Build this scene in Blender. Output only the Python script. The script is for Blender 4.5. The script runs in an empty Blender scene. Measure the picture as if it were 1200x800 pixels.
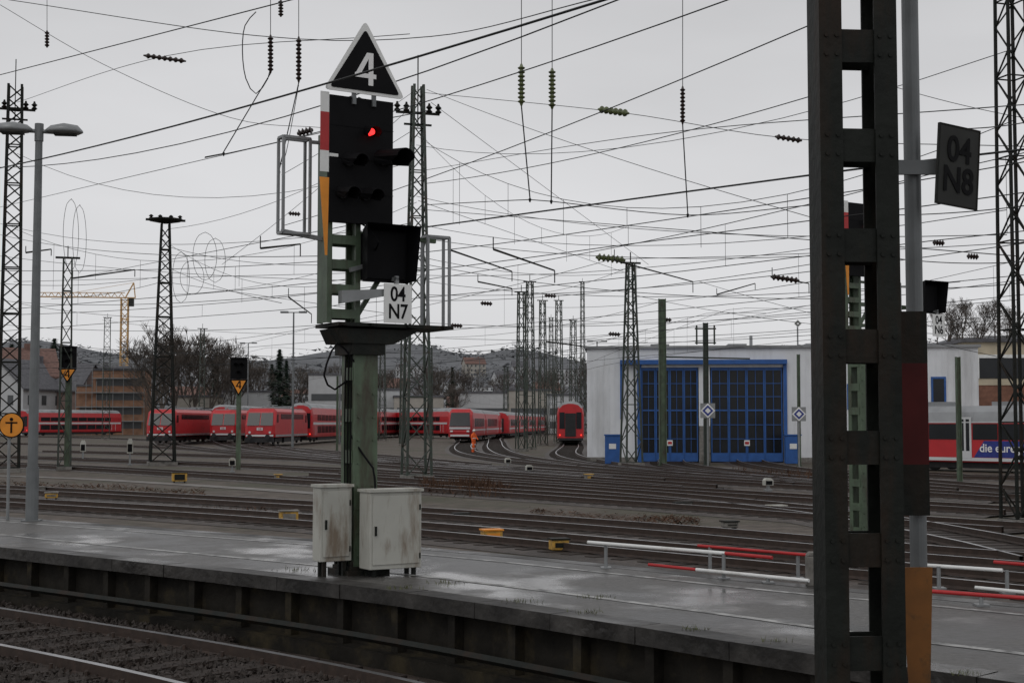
import bpy, math, random, bmesh
from mathutils import Vector, Matrix, noise
random.seed(7)
S=bpy.context.scene
F=1667.0; HY=495.0; CZ=2.4; TH=math.atan(95/F)
ct,st=math.cos(TH),math.sin(TH)
def ray(px,py):
    u=(px-600)/F; v=(400-py)/F
    return Vector((u,ct-v*st,st+v*ct))
def W(px,py,d):
    r=ray(px,py); return Vector((r.x/r.y*d,d,CZ+r.z/r.y*d))
def G(px,py,z=0.0):
    r=ray(px,py); t=(z-CZ)/r.z
    return Vector((r.x*t,r.y*t,z))
def ZZ(py,d): return W(600,py,d).z
# ---------------------------------------------------------------- materials
def mat(name,c,rough=.7,metal=0.0,var=.25,scale=6.0,bump=0.0,c2=None,c2amt=.5,c2scale=1.5,bscale=None,emit=None,spec=.5,rvar=0.0,streak=False):
    m=bpy.data.materials.new(name); m.use_nodes=True
    n=m.node_tree.nodes; l=m.node_tree.links; b=n['Principled BSDF']
    b.inputs['Roughness'].default_value=rough; b.inputs['Metallic'].default_value=metal
    b.inputs['Specular IOR Level'].default_value=spec
    geo=n.new('ShaderNodeNewGeometry')
    nz=n.new('ShaderNodeTexNoise'); nz.inputs['Scale'].default_value=scale; nz.inputs['Detail'].default_value=6
    l.new(geo.outputs['Position'],nz.inputs['Vector'])
    mx=n.new('ShaderNodeMix'); mx.data_type='RGBA'
    lo=[max(0,x*(1-var)) for x in c]+[1]; hi=[min(1,x*(1+var)) for x in c]+[1]
    mx.inputs[6].default_value=lo; mx.inputs[7].default_value=hi
    rp=n.new('ShaderNodeMapRange'); rp.inputs[1].default_value=.3; rp.inputs[2].default_value=.7
    l.new(nz.outputs['Fac'],rp.inputs[0]); l.new(rp.outputs[0],mx.inputs[0])
    out=mx.outputs[2]
    if c2:
        n2=n.new('ShaderNodeTexNoise'); n2.inputs['Scale'].default_value=c2scale; n2.inputs['Detail'].default_value=7; n2.inputs['Roughness'].default_value=.65
        if streak:
            mp=n.new('ShaderNodeMapping'); mp.inputs['Scale'].default_value=(1,1,.22); l.new(geo.outputs['Position'],mp.inputs[0]); l.new(mp.outputs[0],n2.inputs['Vector'])
        else: l.new(geo.outputs['Position'],n2.inputs['Vector'])
        r2=n.new('ShaderNodeMapRange'); r2.inputs[1].default_value=.62-.3*c2amt; r2.inputs[2].default_value=.80-.3*c2amt
        l.new(n2.outputs['Fac'],r2.inputs[0])
        m2=n.new('ShaderNodeMix'); m2.data_type='RGBA'; m2.inputs[7].default_value=list(c2)+[1]
        l.new(r2.outputs[0],m2.inputs[0]); l.new(out,m2.inputs[6]); out=m2.outputs[2]
    l.new(out,b.inputs['Base Color'])
    if rvar:
        r3=n.new('ShaderNodeMapRange'); r3.inputs[3].default_value=max(.02,rough-rvar); r3.inputs[4].default_value=rough+rvar
        r3.inputs[1].default_value=.35; r3.inputs[2].default_value=.65
        n3=n.new('ShaderNodeTexNoise'); n3.inputs['Scale'].default_value=.9; n3.inputs['Detail'].default_value=5
        l.new(geo.outputs['Position'],n3.inputs['Vector']); l.new(n3.outputs['Fac'],r3.inputs[0]); l.new(r3.outputs[0],b.inputs['Roughness'])
    if bump:
        bp=n.new('ShaderNodeBump'); bp.inputs['Strength'].default_value=bump; bp.inputs['Distance'].default_value=.03
        nb=n.new('ShaderNodeTexNoise'); nb.inputs['Scale'].default_value=bscale or scale*3; nb.inputs['Detail'].default_value=5
        l.new(geo.outputs['Position'],nb.inputs['Vector'])
        l.new(nb.outputs['Fac'],bp.inputs['Height']); l.new(bp.outputs['Normal'],b.inputs['Normal'])
    if emit:
        b.inputs['Emission Color'].default_value=list(emit[0])+[1]; b.inputs['Emission Strength'].default_value=emit[1]
    return m
M={}
M['green']=mat('green_steel_paint',(.034,.048,.037),.55,0,.3,5,.15,c2=(.045,.03,.02),c2amt=.35,c2scale=3)
M['greenL']=mat('light_green_steel_paint',(.075,.11,.068),.5,0,.28,4,.12,c2=(.045,.035,.022),c2amt=.4,c2scale=4,streak=True)
M['dark']=mat('dark_steel',(.010,.012,.010),.6,0,.3,6,.2,c2=(.022,.014,.009),c2amt=.45,c2scale=4,spec=.2,streak=True)
M['black']=mat('black_signal_board',(.004,.004,.005),.65,0,.2,6,spec=.14)
M['wire']=mat('overhead_wire_metal',(.016,.018,.018),.6,.0,.2,3,spec=.3)
M['insd']=mat('brown_glazed_insulator',(.022,.012,.010),.3,0,.2,8)
M['insg']=mat('green_glass_insulator',(.10,.12,.05),.25,0,.3,8)
M['white']=mat('white_paint',(.75,.76,.75),.5,0,.06,4,c2=(.4,.38,.33),c2amt=.12)
M['whiteD']=mat('white_paint_darkened_as_shade',(.034,.035,.033),.6,0,.2,4,spec=.2)  # white paint with shade put into its base colour
M['red']=mat('red_paint',(.42,.018,.02),.45,0,.15,4)
M['redD']=mat('red_paint_darkened_as_shade',(.07,.009,.009),.6,0,.25,5,spec=.2)  # darkened copy of the red, shade painted into the colour
M['orange']=mat('orange_yellow_paint',(.75,.27,.02),.5,0,.12,5)
M['orangeD']=mat('dark_blotchy_orange_paint',(.20,.075,.01),.6,0,.3,5,c2=(.05,.03,.01),c2amt=.3,c2scale=8)  # darker orange with brown noise blotches
M['yellow']=mat('yellow_paint',(.50,.29,.05),.6,0,.2,5,c2=(.12,.08,.04),c2amt=.35,c2scale=6)
M['grey']=mat('galvanised_grey',(.24,.25,.255),.45,.3,.15,5,.05)
M['greyD']=mat('dark_grey_galvanised_pole',(.15,.16,.165),.5,.2,.15,5,.05)
M['cab']=mat('weathered_light_cabinet_paint',(.43,.43,.39),.6,0,.12,2,.05,c2=(.19,.15,.11),c2amt=.40,c2scale=5,streak=True)
M['conc']=mat('concrete',(.2,.19,.175),.8,0,.25,5,.3,c2=(.08,.075,.065),c2amt=.5,c2scale=2)
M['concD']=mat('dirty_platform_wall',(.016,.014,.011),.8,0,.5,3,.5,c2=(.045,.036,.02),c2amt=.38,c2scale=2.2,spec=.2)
M['slab']=mat('wet_edge_slab',(.045,.042,.039),.45,0,.4,3,.5,c2=(.014,.013,.012),c2amt=.6,c2scale=1.6,rvar=.2,spec=.35)
M['sleeper']=mat('wet_wooden_sleeper',(.034,.026,.022),.75,0,.4,9,.4,spec=.2)
M['railtop']=mat('polished_rail_head',(.40,.40,.41),.32,.85,.2,2)
M['railside']=mat('rusty_rail_side',(.036,.022,.016),.75,0,.3,8,.2)
M['stone']=mat('ballast_stone',(.042,.035,.031),.7,0,.5,9,.3,c2=(.025,.017,.013),c2amt=.5,c2scale=2,spec=.25)
M['blue']=mat('blue_door_paint',(.02,.095,.32),.5,0,.15,3)
M['glass']=mat('dark_window_glass',(.010,.012,.015),.2,0,.3,.6,spec=.35)
M['wallw']=mat('white_corrugated_cladding',(.70,.72,.745),.6,0,.05,1,.0,c2=(.52,.53,.54),c2amt=.35,c2scale=.5,streak=True)
M['beige']=mat('beige_render',(.48,.42,.31),.8,0,.12,1)
M['brick']=mat('brown_brick',(.19,.09,.06),.85,0,.3,3)
M['roofg']=mat('slate_roof',(.09,.09,.10),.7,0,.3,2)
M['roofr']=mat('red_tile_roof',(.15,.085,.07),.8,0,.3,2)
M['train']=mat('railway_red_paint',(.50,.022,.028),.4,0,.10,1,c2=(.30,.02,.022),c2amt=.35,c2scale=1)
M['trainroof']=mat('train_roof_grey',(.27,.28,.29),.6,0,.15,1,c2=(.15,.15,.155),c2amt=.4,c2scale=.6)
M['trainw']=mat('train_white_stripe',(.58,.59,.60),.5,0,.05,1)
M['under']=mat('underframe_black',(.016,.016,.018),.7,0,.3,3)
M['bark']=mat('winter_bark',(.098,.085,.075),.9,0,.3,2,spec=.1)
M['conif']=mat('conifer_needles',(.032,.048,.035),.9,0,.4,1,spec=.1)
M['bush']=mat('brown_winter_undergrowth',(.075,.06,.045),.95,0,.5,.5,spec=.1)
M['brush']=mat('reddish_dry_brush',(.085,.05,.034),.95,0,.5,3,spec=.1)
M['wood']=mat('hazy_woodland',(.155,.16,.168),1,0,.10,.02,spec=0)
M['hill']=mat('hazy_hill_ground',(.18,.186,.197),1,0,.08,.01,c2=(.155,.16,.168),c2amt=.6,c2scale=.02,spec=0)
M['grass']=mat('grass_blades',(.09,.10,.035),.9,0,.4,5)
M['skin']=mat('person_skin',(.45,.28,.2),.6)
M['vest']=mat('orange_workwear',(.85,.13,.02),.7)
M['lampred']=mat('lit_red_signal_lens',(.5,.01,.01),.3,emit=((1,.03,.03),2.0))
M['headl']=mat('train_red_tail_lamp',(.5,.01,.01),.3,emit=((1,.05,.03),1.2))
M['lens']=mat('dark_lens_glass',(.006,.005,.006),.35,spec=.15)
M['crane']=mat('crane_yellow_paint',(.55,.34,.14),.6)
M['rbblue']=mat('railcar_blue_paint',(.02,.035,.22),.4)
M['lettW']=mat('white_lettering',(.8,.8,.8),.5,0,.02,4)
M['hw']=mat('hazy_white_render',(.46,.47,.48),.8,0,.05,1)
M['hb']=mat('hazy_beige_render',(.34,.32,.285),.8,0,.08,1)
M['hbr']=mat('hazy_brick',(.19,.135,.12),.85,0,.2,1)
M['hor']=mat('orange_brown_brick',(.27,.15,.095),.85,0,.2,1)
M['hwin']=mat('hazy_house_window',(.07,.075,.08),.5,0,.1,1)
M['ground']=mat('yard_ground',(.088,.071,.057),.75,0,.45,2.0,.6,c2=(.055,.053,.03),c2amt=.5,c2scale=.15,bscale=14,spec=.3)
M['bed']=mat('track_ballast_bed',(.056,.044,.037),.6,0,.55,4,.9,c2=(.030,.022,.017),c2amt=.5,c2scale=.3,bscale=16,spec=.35)
M['path']=mat('pale_wet_service_path',(.15,.135,.12),.55,0,.3,1.5,.3,c2=(.08,.07,.06),c2amt=.5,c2scale=.6,spec=.4)
def platmat():
    m=bpy.data.materials.new('wet_platform_asphalt'); m.use_nodes=True
    n=m.node_tree.nodes; l=m.node_tree.links; b=n['Principled BSDF']
    geo=n.new('ShaderNodeNewGeometry')
    def nz(sc,d=6,r=.6):
        t=n.new('ShaderNodeTexNoise'); t.inputs['Scale'].default_value=sc; t.inputs['Detail'].default_value=d; t.inputs['Roughness'].default_value=r
        l.new(geo.outputs['Position'],t.inputs['Vector']); return t.outputs['Fac']
    def mr(x,a,bb,c=0,d=1,sm=False):
        t=n.new('ShaderNodeMapRange'); t.inputs[1].default_value=a;t.inputs[2].default_value=bb;t.inputs[3].default_value=c;t.inputs[4].default_value=d
        if sm: t.interpolation_type='SMOOTHSTEP'
        l.new(x,t.inputs[0]); return t.outputs[0]
    wet=mr(nz(.6,6,.6),.40,.60,sm=True)
    fine=nz(20,6,.7)
    c=n.new('ShaderNodeMix'); c.data_type='RGBA'; c.inputs[6].default_value=(.085,.081,.076,1); c.inputs[7].default_value=(.022,.021,.020,1)
    l.new(wet,c.inputs[0])
    c2=n.new('ShaderNodeMix'); c2.data_type='RGBA'; c2.blend_type='MULTIPLY'; c2.inputs[0].default_value=.9
    l.new(c.outputs[2],c2.inputs[6]); g=mr(fine,.3,.7,.4,1.5)
    cc=n.new('ShaderNodeCombineColor')
    for i in range(3): l.new(g,cc.inputs[i])
    l.new(cc.outputs[0],c2.inputs[7]); l.new(c2.outputs[2],b.inputs['Base Color'])
    pud=mr(nz(.8,4,.5),.50,.66,sm=True)
    rr=n.new('ShaderNodeMix'); rr.data_type='FLOAT'
    l.new(pud,rr.inputs[0]); l.new(mr(wet,0,1,.52,.34),rr.inputs[2]); rr.inputs[3].default_value=.14
    l.new(rr.outputs[0],b.inputs['Roughness'])
    bp=n.new('ShaderNodeBump'); bp.inputs['Distance'].default_value=.014
    l.new(mr(pud,0,1,.6,.12),bp.inputs['Strength'])
    l.new(nz(14,6),bp.inputs['Height']); l.new(bp.outputs[0],b.inputs['Normal'])
    b.inputs['Specular IOR Level'].default_value=.42
    return m
M['plat']=platmat()
M['line']=mat('worn_white_line',(.34,.34,.33),.5,0,.2,6,c2=(.07,.07,.068),c2amt=.6,c2scale=5)
# ---------------------------------------------------------------- mesh builder
class MB:
    def __init__(s): s.v=[];s.f=[];s.m=[];s.g=[]
    def add(s,vs,fs,mi=0):
        s.g.append((len(s.v),len(s.f)))
        o=len(s.v); s.v+=[tuple(v) for v in vs]; s.f+=[tuple(i+o for i in f) for f in fs]; s.m+=[mi]*len(fs); return s
    def pieces(s):
        out=[]; G_=s.g+[(len(s.v),len(s.f))]
        for (v0,f0),(v1,f1) in zip(G_,G_[1:]):
            m=MB(); m.v=s.v[v0:v1]; m.f=[tuple(i-v0 for i in f) for f in s.f[f0:f1]]; m.m=s.m[f0:f1]; out.append(m)
        return out
    def box(s,x0,x1,y0,y1,z0,z1,mi=0):
        return s.add([(x0,y0,z0),(x1,y0,z0),(x1,y1,z0),(x0,y1,z0),(x0,y0,z1),(x1,y0,z1),(x1,y1,z1),(x0,y1,z1)],
          [(0,3,2,1),(4,5,6,7),(0,1,5,4),(1,2,6,5),(2,3,7,6),(3,0,4,7)],mi)
    def beam(s,p,q,w,h=None,mi=0):
        h=h or w; p=Vector(p);q=Vector(q);d=(q-p)
        if d.length<1e-6: return s
        d.normalize(); up=Vector((0,0,1)) if abs(d.z)<.95 else Vector((0,1,0))
        a=d.cross(up).normalized()*w/2; b=a.cross(d).normalized()*h/2
        vs=[p-a-b,p+a-b,p+a+b,p-a+b,q-a-b,q+a-b,q+a+b,q-a+b]
        return s.add(vs,[(0,3,2,1),(4,5,6,7),(0,1,5,4),(1,2,6,5),(2,3,7,6),(3,0,4,7)],mi)
    def tube(s,p,q,r,r2=None,n=6,mi=0,cap=True):
        r2=r if r2 is None else r2
        p=Vector(p);q=Vector(q);d=(q-p)
        if d.length<1e-6: return s
        d.normalize(); up=Vector((0,0,1)) if abs(d.z)<.95 else Vector((0,1,0))
        a=d.cross(up).normalized(); b=a.cross(d).normalized()
        vs=[]
        for c,rr in ((p,r),(q,r2)):
            for i in range(n):
                t=2*math.pi*i/n; vs.append(c+a*math.cos(t)*rr+b*math.sin(t)*rr)
        fs=[(i,(i+1)%n,n+(i+1)%n,n+i) for i in range(n)]
        if cap: fs+=[tuple(range(n))[::-1],tuple(range(n,2*n))]
        return s.add(vs,fs,mi)
    def path(s,pts,r,n=5,mi=0):
        pts=[Vector(p) for p in pts]; N=len(pts); vs=[]
        for k,p in enumerate(pts):
            d=(pts[min(k+1,N-1)]-pts[max(k-1,0)]).normalized()
            up=Vector((0,0,1)) if abs(d.z)<.95 else Vector((0,1,0))
            a=d.cross(up).normalized(); b=a.cross(d).normalized()
            for i in range(n):
                t=2*math.pi*i/n; vs.append(p+a*math.cos(t)*r+b*math.sin(t)*r)
        fs=[]
        for k in range(N-1):
            for i in range(n): fs.append((k*n+i,k*n+(i+1)%n,(k+1)*n+(i+1)%n,(k+1)*n+i))
        fs+=[tuple(range(n))[::-1],tuple(range((N-1)*n,N*n))]
        return s.add(vs,fs,mi)
    def prism(s,poly,a0,a1,axis='y',mi=0):
        f=(lambda u,v,a:(u,a,v)) if axis=='y' else ((lambda u,v,a:(a,u,v)) if axis=='x' else (lambda u,v,a:(u,v,a)))
        n=len(poly); vs=[f(u,v,a0) for u,v in poly]+[f(u,v,a1) for u,v in poly]
        return s.add(vs,[tuple(range(n)),tuple(range(n,2*n))[::-1]]+[(i,(i+1)%n,n+(i+1)%n,n+i) for i in range(n)],mi)
    def lathe(s,p,q,prof,n=10,mi=0):
        p=Vector(p);q=Vector(q);d=(q-p); L=d.copy(); d.normalize(); up=Vector((0,0,1)) if abs(d.z)<.95 else Vector((0,1,0))
        a=d.cross(up).normalized(); b=a.cross(d).normalized(); vs=[]
        for t,r in prof:
            for i in range(n):
                w=2*math.pi*i/n; vs.append(p+L*t+a*math.cos(w)*r+b*math.sin(w)*r)
        fs=[]
        for k in range(len(prof)-1):
            for i in range(n): fs.append((k*n+i,k*n+(i+1)%n,(k+1)*n+(i+1)%n,(k+1)*n+i))
        N=len(prof); fs+=[tuple(range(n))[::-1],tuple(range((N-1)*n,N*n))]
        return s.add(vs,fs,mi)
    def mesh(s,name,mats,recalc=True):
        me=bpy.data.meshes.new(name); me.from_pydata(s.v,[],s.f)
        for m in mats: me.materials.append(M[m] if isinstance(m,str) else m)
        me.polygons.foreach_set('material_index',s.m); me.update()
        if recalc:
            b=bmesh.new(); b.from_mesh(me); bmesh.ops.recalc_face_normals(b,faces=b.faces); b.to_mesh(me); b.free()
        return me
def link(o): S.collection.objects.link(o); return o
def thing(name,label,cat,loc=(0,0,0),rz=0.0,group=None):
    o=link(bpy.data.objects.new(name,None)); o.location=loc; o.rotation_euler=(0,0,rz); o.empty_display_size=.2
    o['label']=label; o['category']=cat
    if group: o['group']=group
    return o
def part(name,mb,mats,parent,label=None,smooth=False,bevel=0,split=False):
    if split and len(mb.g)>1:
        for m in mb.pieces(): r=part(name,m,mats,parent,label,smooth,bevel)
        return r
    me=mb.mesh(name,mats); o=link(bpy.data.objects.new(name,me)); o.parent=parent
    if smooth: me.polygons.foreach_set('use_smooth',[True]*len(me.polygons))
    if bevel:
        b=o.modifiers.new('b','BEVEL'); b.width=bevel; b.segments=2; b.limit_method='ANGLE'
    if label: o['label']=label
    return o
def solo(name,mb,mats,label,cat,origin=None,group=None,kind=None,recalc=True):
    if origin is None:
        zs=[v[2] for v in mb.v]; origin=(sum(v[0] for v in mb.v)/len(mb.v),sum(v[1] for v in mb.v)/len(mb.v),min(zs))
    ox,oy,oz=origin; mb.v=[(v[0]-ox,v[1]-oy,v[2]-oz) for v in mb.v]
    o=link(bpy.data.objects.new(name,mb.mesh(name,mats,recalc))); o.location=origin
    o['label']=label
    if cat: o['category']=cat
    if group: o['group']=group
    if kind: o['kind']=kind
    return o
def copytree(root,loc,rz,scale=1.0,label=None):
    r=root.copy(); link(r); r.location=loc; r.rotation_euler=(0,0,rz); r.scale=(scale,)*3
    if label: r['label']=label
    def rec(src,dst):
        for c in src.children:
            k=c.copy(); link(k); k.parent=dst; rec(c,k)
    rec(root,r); return r
def text(name,body,size,matn,parent,loc,rx=math.pi/2,rz=0,bold=.0,align='CENTER',sx=1.0):
    cu=bpy.data.curves.new(name,'FONT'); cu.body=body; cu.size=size; cu.align_x=align; cu.align_y='CENTER'; cu.offset=bold; cu.extrude=.001; cu.space_line=.85
    t=bpy.data.objects.new(name+'_tmp',cu); link(t)
    dg=bpy.context.evaluated_depsgraph_get(); me=bpy.data.meshes.new_from_object(t.evaluated_get(dg))
    bpy.data.objects.remove(t); me.materials.clear(); me.materials.append(M[matn])
    o=link(bpy.data.objects.new(name,me)); o.parent=parent; o.location=loc; o.rotation_euler=(rx,0,rz); o.scale=(sx,1,1)
    return o
def four(name,h,matn,parent,x,y,z,t=.16):
    w=h*.72; s=h*t; g=MB(); vx=.14*w
    q=lambda pts,k:g.prism([(x+a,z-h/2+b) for a,b in pts],y-.002-.0006*k,y)
    q([(vx,0),(vx+s,0),(vx+s,h),(vx,h)],0)
    q([(-w*.5,.22*h),(w*.5,.22*h),(w*.5,.22*h+s*.85),(-w*.5,.22*h+s*.85)],1)
    q([(-w*.5,.22*h+s*.4),(-w*.5+s*1.1,.22*h+s*.4),(vx+s*.6,h),(vx-s*.35,h)],2)
    return part(name,g,[matn],parent)
# ---------------------------------------------------------------- curves
def catmull(P,step=1.0):
    P=[Vector(p) for p in P]; Q=[P[0]*2-P[1]]+P+[P[-1]*2-P[-2]]; out=[]
    for i in range(1,len(Q)-2):
        a,b,c,d=Q[i-1:i+3]; n=max(1,int((c-b).length/step))
        for k in range(n):
            t=k/n; out.append(.5*((2*b)+(c-a)*t+(2*a-5*b+4*c-d)*t*t+(3*b-a-3*c+d)*t**3))
    out.append(P[-1]); return out
def offs(path,o):
    out=[];N=len(path)
    for k,p in enumerate(path):
        d=(path[min(k+1,N-1)]-path[max(k-1,0)]); d.z=0; d.normalize()
        out.append(p+Vector((-d.y,d.x,0))*o)
    return out
def sweep(mb,path,prof,mis,closed=True):
    n=len(prof); vs=[]; cols=[offs(path,o) for o,z in prof]
    for k in range(len(path)):
        for j,(o,z) in enumerate(prof):
            p=cols[j][k]; vs.append((p.x,p.y,p.z+z))
    J=n if closed else n-1
    base=len(mb.v); mb.g.append((len(mb.v),len(mb.f))); mb.v+=vs
    for j in range(J):
        fs=[(k*n+j,k*n+(j+1)%n,(k+1)*n+(j+1)%n,(k+1)*n+j) for k in range(len(path)-1)]
        mb.f+=[tuple(i+base for i in f) for f in fs]; mb.m+=[mis[j%len(mis)]]*len(fs)
# ---------------------------------------------------------------- ground and hills
g=MB(); g.add([(-2500,-300,-.01),(2500,-300,-.01),(2500,3500,-.01),(-2500,3500,-.01)],[(0,1,2,3)])
o=solo('ground',g,['ground'],'brown gravel and dirt ground of a railway yard','ground',(0,0,0),kind='structure')
def sstep(x): x=max(0,min(1,x)); return x*x*(3-2*x)
def hz(x,y):
    v=Vector((x*.004,y*.003,1.3))
    h=sstep((y-380)/1200)*(66+30*noise.noise(v)+12*noise.noise(v*3)+ (18 if x<-150 else 0)*sstep((-150-x)/300))
    h+=26*math.exp(-((x-125)/60)**2-((y-370)/80)**2)
    return h-.5
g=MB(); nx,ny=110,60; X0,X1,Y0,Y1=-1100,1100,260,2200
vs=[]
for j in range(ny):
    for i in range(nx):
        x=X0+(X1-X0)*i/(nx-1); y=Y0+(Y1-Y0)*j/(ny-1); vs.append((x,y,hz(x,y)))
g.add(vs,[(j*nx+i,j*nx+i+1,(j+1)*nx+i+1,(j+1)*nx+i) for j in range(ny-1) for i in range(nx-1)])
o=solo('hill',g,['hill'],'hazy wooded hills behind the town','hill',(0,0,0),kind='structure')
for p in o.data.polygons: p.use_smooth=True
g=MB()
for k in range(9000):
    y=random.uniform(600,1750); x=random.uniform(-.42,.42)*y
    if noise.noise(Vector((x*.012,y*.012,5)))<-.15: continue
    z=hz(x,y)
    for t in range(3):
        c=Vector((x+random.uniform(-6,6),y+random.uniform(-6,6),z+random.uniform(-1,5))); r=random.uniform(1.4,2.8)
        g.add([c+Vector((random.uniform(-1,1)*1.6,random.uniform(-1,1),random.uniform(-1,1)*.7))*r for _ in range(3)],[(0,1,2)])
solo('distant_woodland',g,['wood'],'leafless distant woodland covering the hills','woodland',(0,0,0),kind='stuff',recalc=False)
# ---------------------------------------------------------------- platform
near=catmull([(-30,36,0),(-6.8-8,18.9+6.7,0),(-6.8,18.9,0),(-1.95,14.75,0),(.71,11.9,0),(2.1,10.2,0),(3.3,8.95,0),(8,3.5,0),(14,-4,0)],.5)
far=catmull([(-27,42,0),(-17.5,32.5,0),(-9.1,25.2,0),(-1.1,18.8,0),(3.05,14.5,0),(4.75,12.9,0),(9,8.3,0),(16,0,0)],.5)
def resample(p,n):
    L=[0]
    for a,b in zip(p,p[1:]): L.append(L[-1]+(b-a).length)
    out=[];j=0
    for k in range(n):
        t=L[-1]*k/(n-1)
        while j<len(p)-2 and L[j+1]<t: j+=1
        u=(t-L[j])/max(1e-6,(L[j+1]-L[j])); out.append(p[j].lerp(p[j+1],u))
    return out
PZ=.76
BF=[(0,3,2,1),(4,5,6,7),(0,1,5,4),(1,2,6,5),(2,3,7,6),(3,0,4,7)]
A=resample(offs(near,.30),90); B=resample(offs(far,-.25),90)
g=MB(); vs=[(p.x,p.y,PZ) for p in A]+[(p.x,p.y,PZ) for p in B]
g.add(vs,[(k,k+1,91+k,90+k) for k in range(89)])
ws=thing('platform','long wet asphalt station platform with dark ribbed side wall','platform',(0,0,0)); ws['kind']='structure'
part('platform_surface',g,['plat'],ws,'wet patchy asphalt with puddles')
g=MB()
sl=resample(near,60)
for k in range(59):
    a,b=sl[k],sl[k+1]; d=(b-a).normalized(); nn=Vector((-d.y,d.x,0)); a2=a+d*.004; b2=b-d*.004
    j=random.uniform(-.003,.003); e=random.uniform(-.008,.008)
    vs=[a2+nn*e,b2+nn*e,b2+nn*.30,a2+nn*.30]
    g.add([(v.x,v.y,.62) for v in vs]+[(v.x,v.y,PZ+.004+j) for v in vs],BF)
part('edge_slab',g,['slab'],ws,'wet concrete edge slabs with joints')
g=MB(); sweep(g,far,[(0,0),(0,PZ+.003),(-.26,PZ+.003),(-.26,0)],[0]); part('edge_slab',g,['slab'],ws)
g=MB(); sweep(g,near,[(.16,.61),(.16,.16),(-.06,.16),(-.06,-.02),(.4,-.02),(.4,.61)],[0])
rb=resample(near,72)
for k in range(71):
    a,b=rb[k],rb[k+1]; d=(b-a).normalized(); nn=Vector((-d.y,d.x,0)); vs=[a+nn*.05,a+d*.10+nn*.05,a+d*.10+nn*.157,a+nn*.157]
    g.add([(v.x,v.y,.162) for v in vs]+[(v.x,v.y,.618) for v in vs],BF)
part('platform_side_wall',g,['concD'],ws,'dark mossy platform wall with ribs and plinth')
g=MB(); sweep(g,offs(near,-.12),[(-.04,.30),(0,.34),(.04,.30),(0,.26)],[0])
part('cable_pipe',g,['dark'],ws)
for o_,w_,P_ in((1.05,.10,near),(-.75,.09,far)):
    g=MB(); sweep(g,offs(P_,o_),[(0,PZ+.004),(w_,PZ+.004)],[0],closed=False); part('painted_line',g,['line'],ws,'worn white safety line')
# ---------------------------------------------------------------- tracks
TR={}
def ext(px): return [G(x,y) for x,y in px]
F1=offs(near,-1.62); F2=offs(near,-5.4)
TR['F1']=F1; TR['F2']=F2
def T(k,px,step=1.5,pre=(),post=()): TR[k]=catmull(list(pre)+ext(px)+list(post),step)
T('T1',[(-150,583),(0,592),(250,607),(500,626),(750,650),(950,669),(1200,693)],1,post=[Vector((14,12,0))])
T('T2',[(-100,570),(0,576),(250,590),(500,606),(750,625),(950,643),(1200,665)],1,post=[Vector((17,15,0))])
T('T4',[(-60,543),(75,549),(250,559),(500,575),(750,592),(950,607),(1200,625)])
T('T5',[(-40,535),(100,540),(300,548),(500,559),(750,575),(950,588),(1200,604)])
T('T6',[(60,530),(200,534),(400,541),(560,549),(750,561),(950,573),(1200,588)])
T('Y1',[(213,515),(195,519.5),(235,527),(330,536),(480,549),(640,561),(820,574)],pre=[Vector((-36,230,0))])
T('Y2',[(262,513.5),(258,518.5),(300,529),(400,539),(540,551),(700,563)],pre=[Vector((-36+4.5,230,0))])
T('Y3',[(330,514),(312,522),(350,531),(430,540),(560,551),(760,566)],pre=[Vector((-19,320,0))])
T('Y4',[(560,512),(545,521),(548,531),(600,541),(700,550),(900,563)],pre=[Vector((5.5,300,0))])
T('Y5',[(590,512),(580,521),(592,533),(650,544),(760,556),(950,570)],pre=[Vector((9.5,300,0))])
T('Y6',[(669,517),(669,524),(664,534),(700,544),(800,556),(1000,572)],pre=[Vector((9,220,0))])
T('D1',[(786,540.5),(792,546),(840,554),(950,565),(1100,578)],pre=[Vector((10.6,95,0))])
T('D2',[(878,541.2),(890,546),(940,554),(1050,565),(1200,578)],pre=[Vector((15.6,95,0))])
T('R1',[(960,555),(1085,558.5),(1200,563)],post=[Vector((40,56,0))])
T('X1',[(-20,520),(150,524),(300,531),(450,541),(600,553)])
T('X2',[(-20,511),(120,514),(260,521),(420,534),(560,547)])
T('X3',[(380,558),(560,569),(750,583),(950,604),(1130,636),(1250,664)])
order=list(TR)
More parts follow.
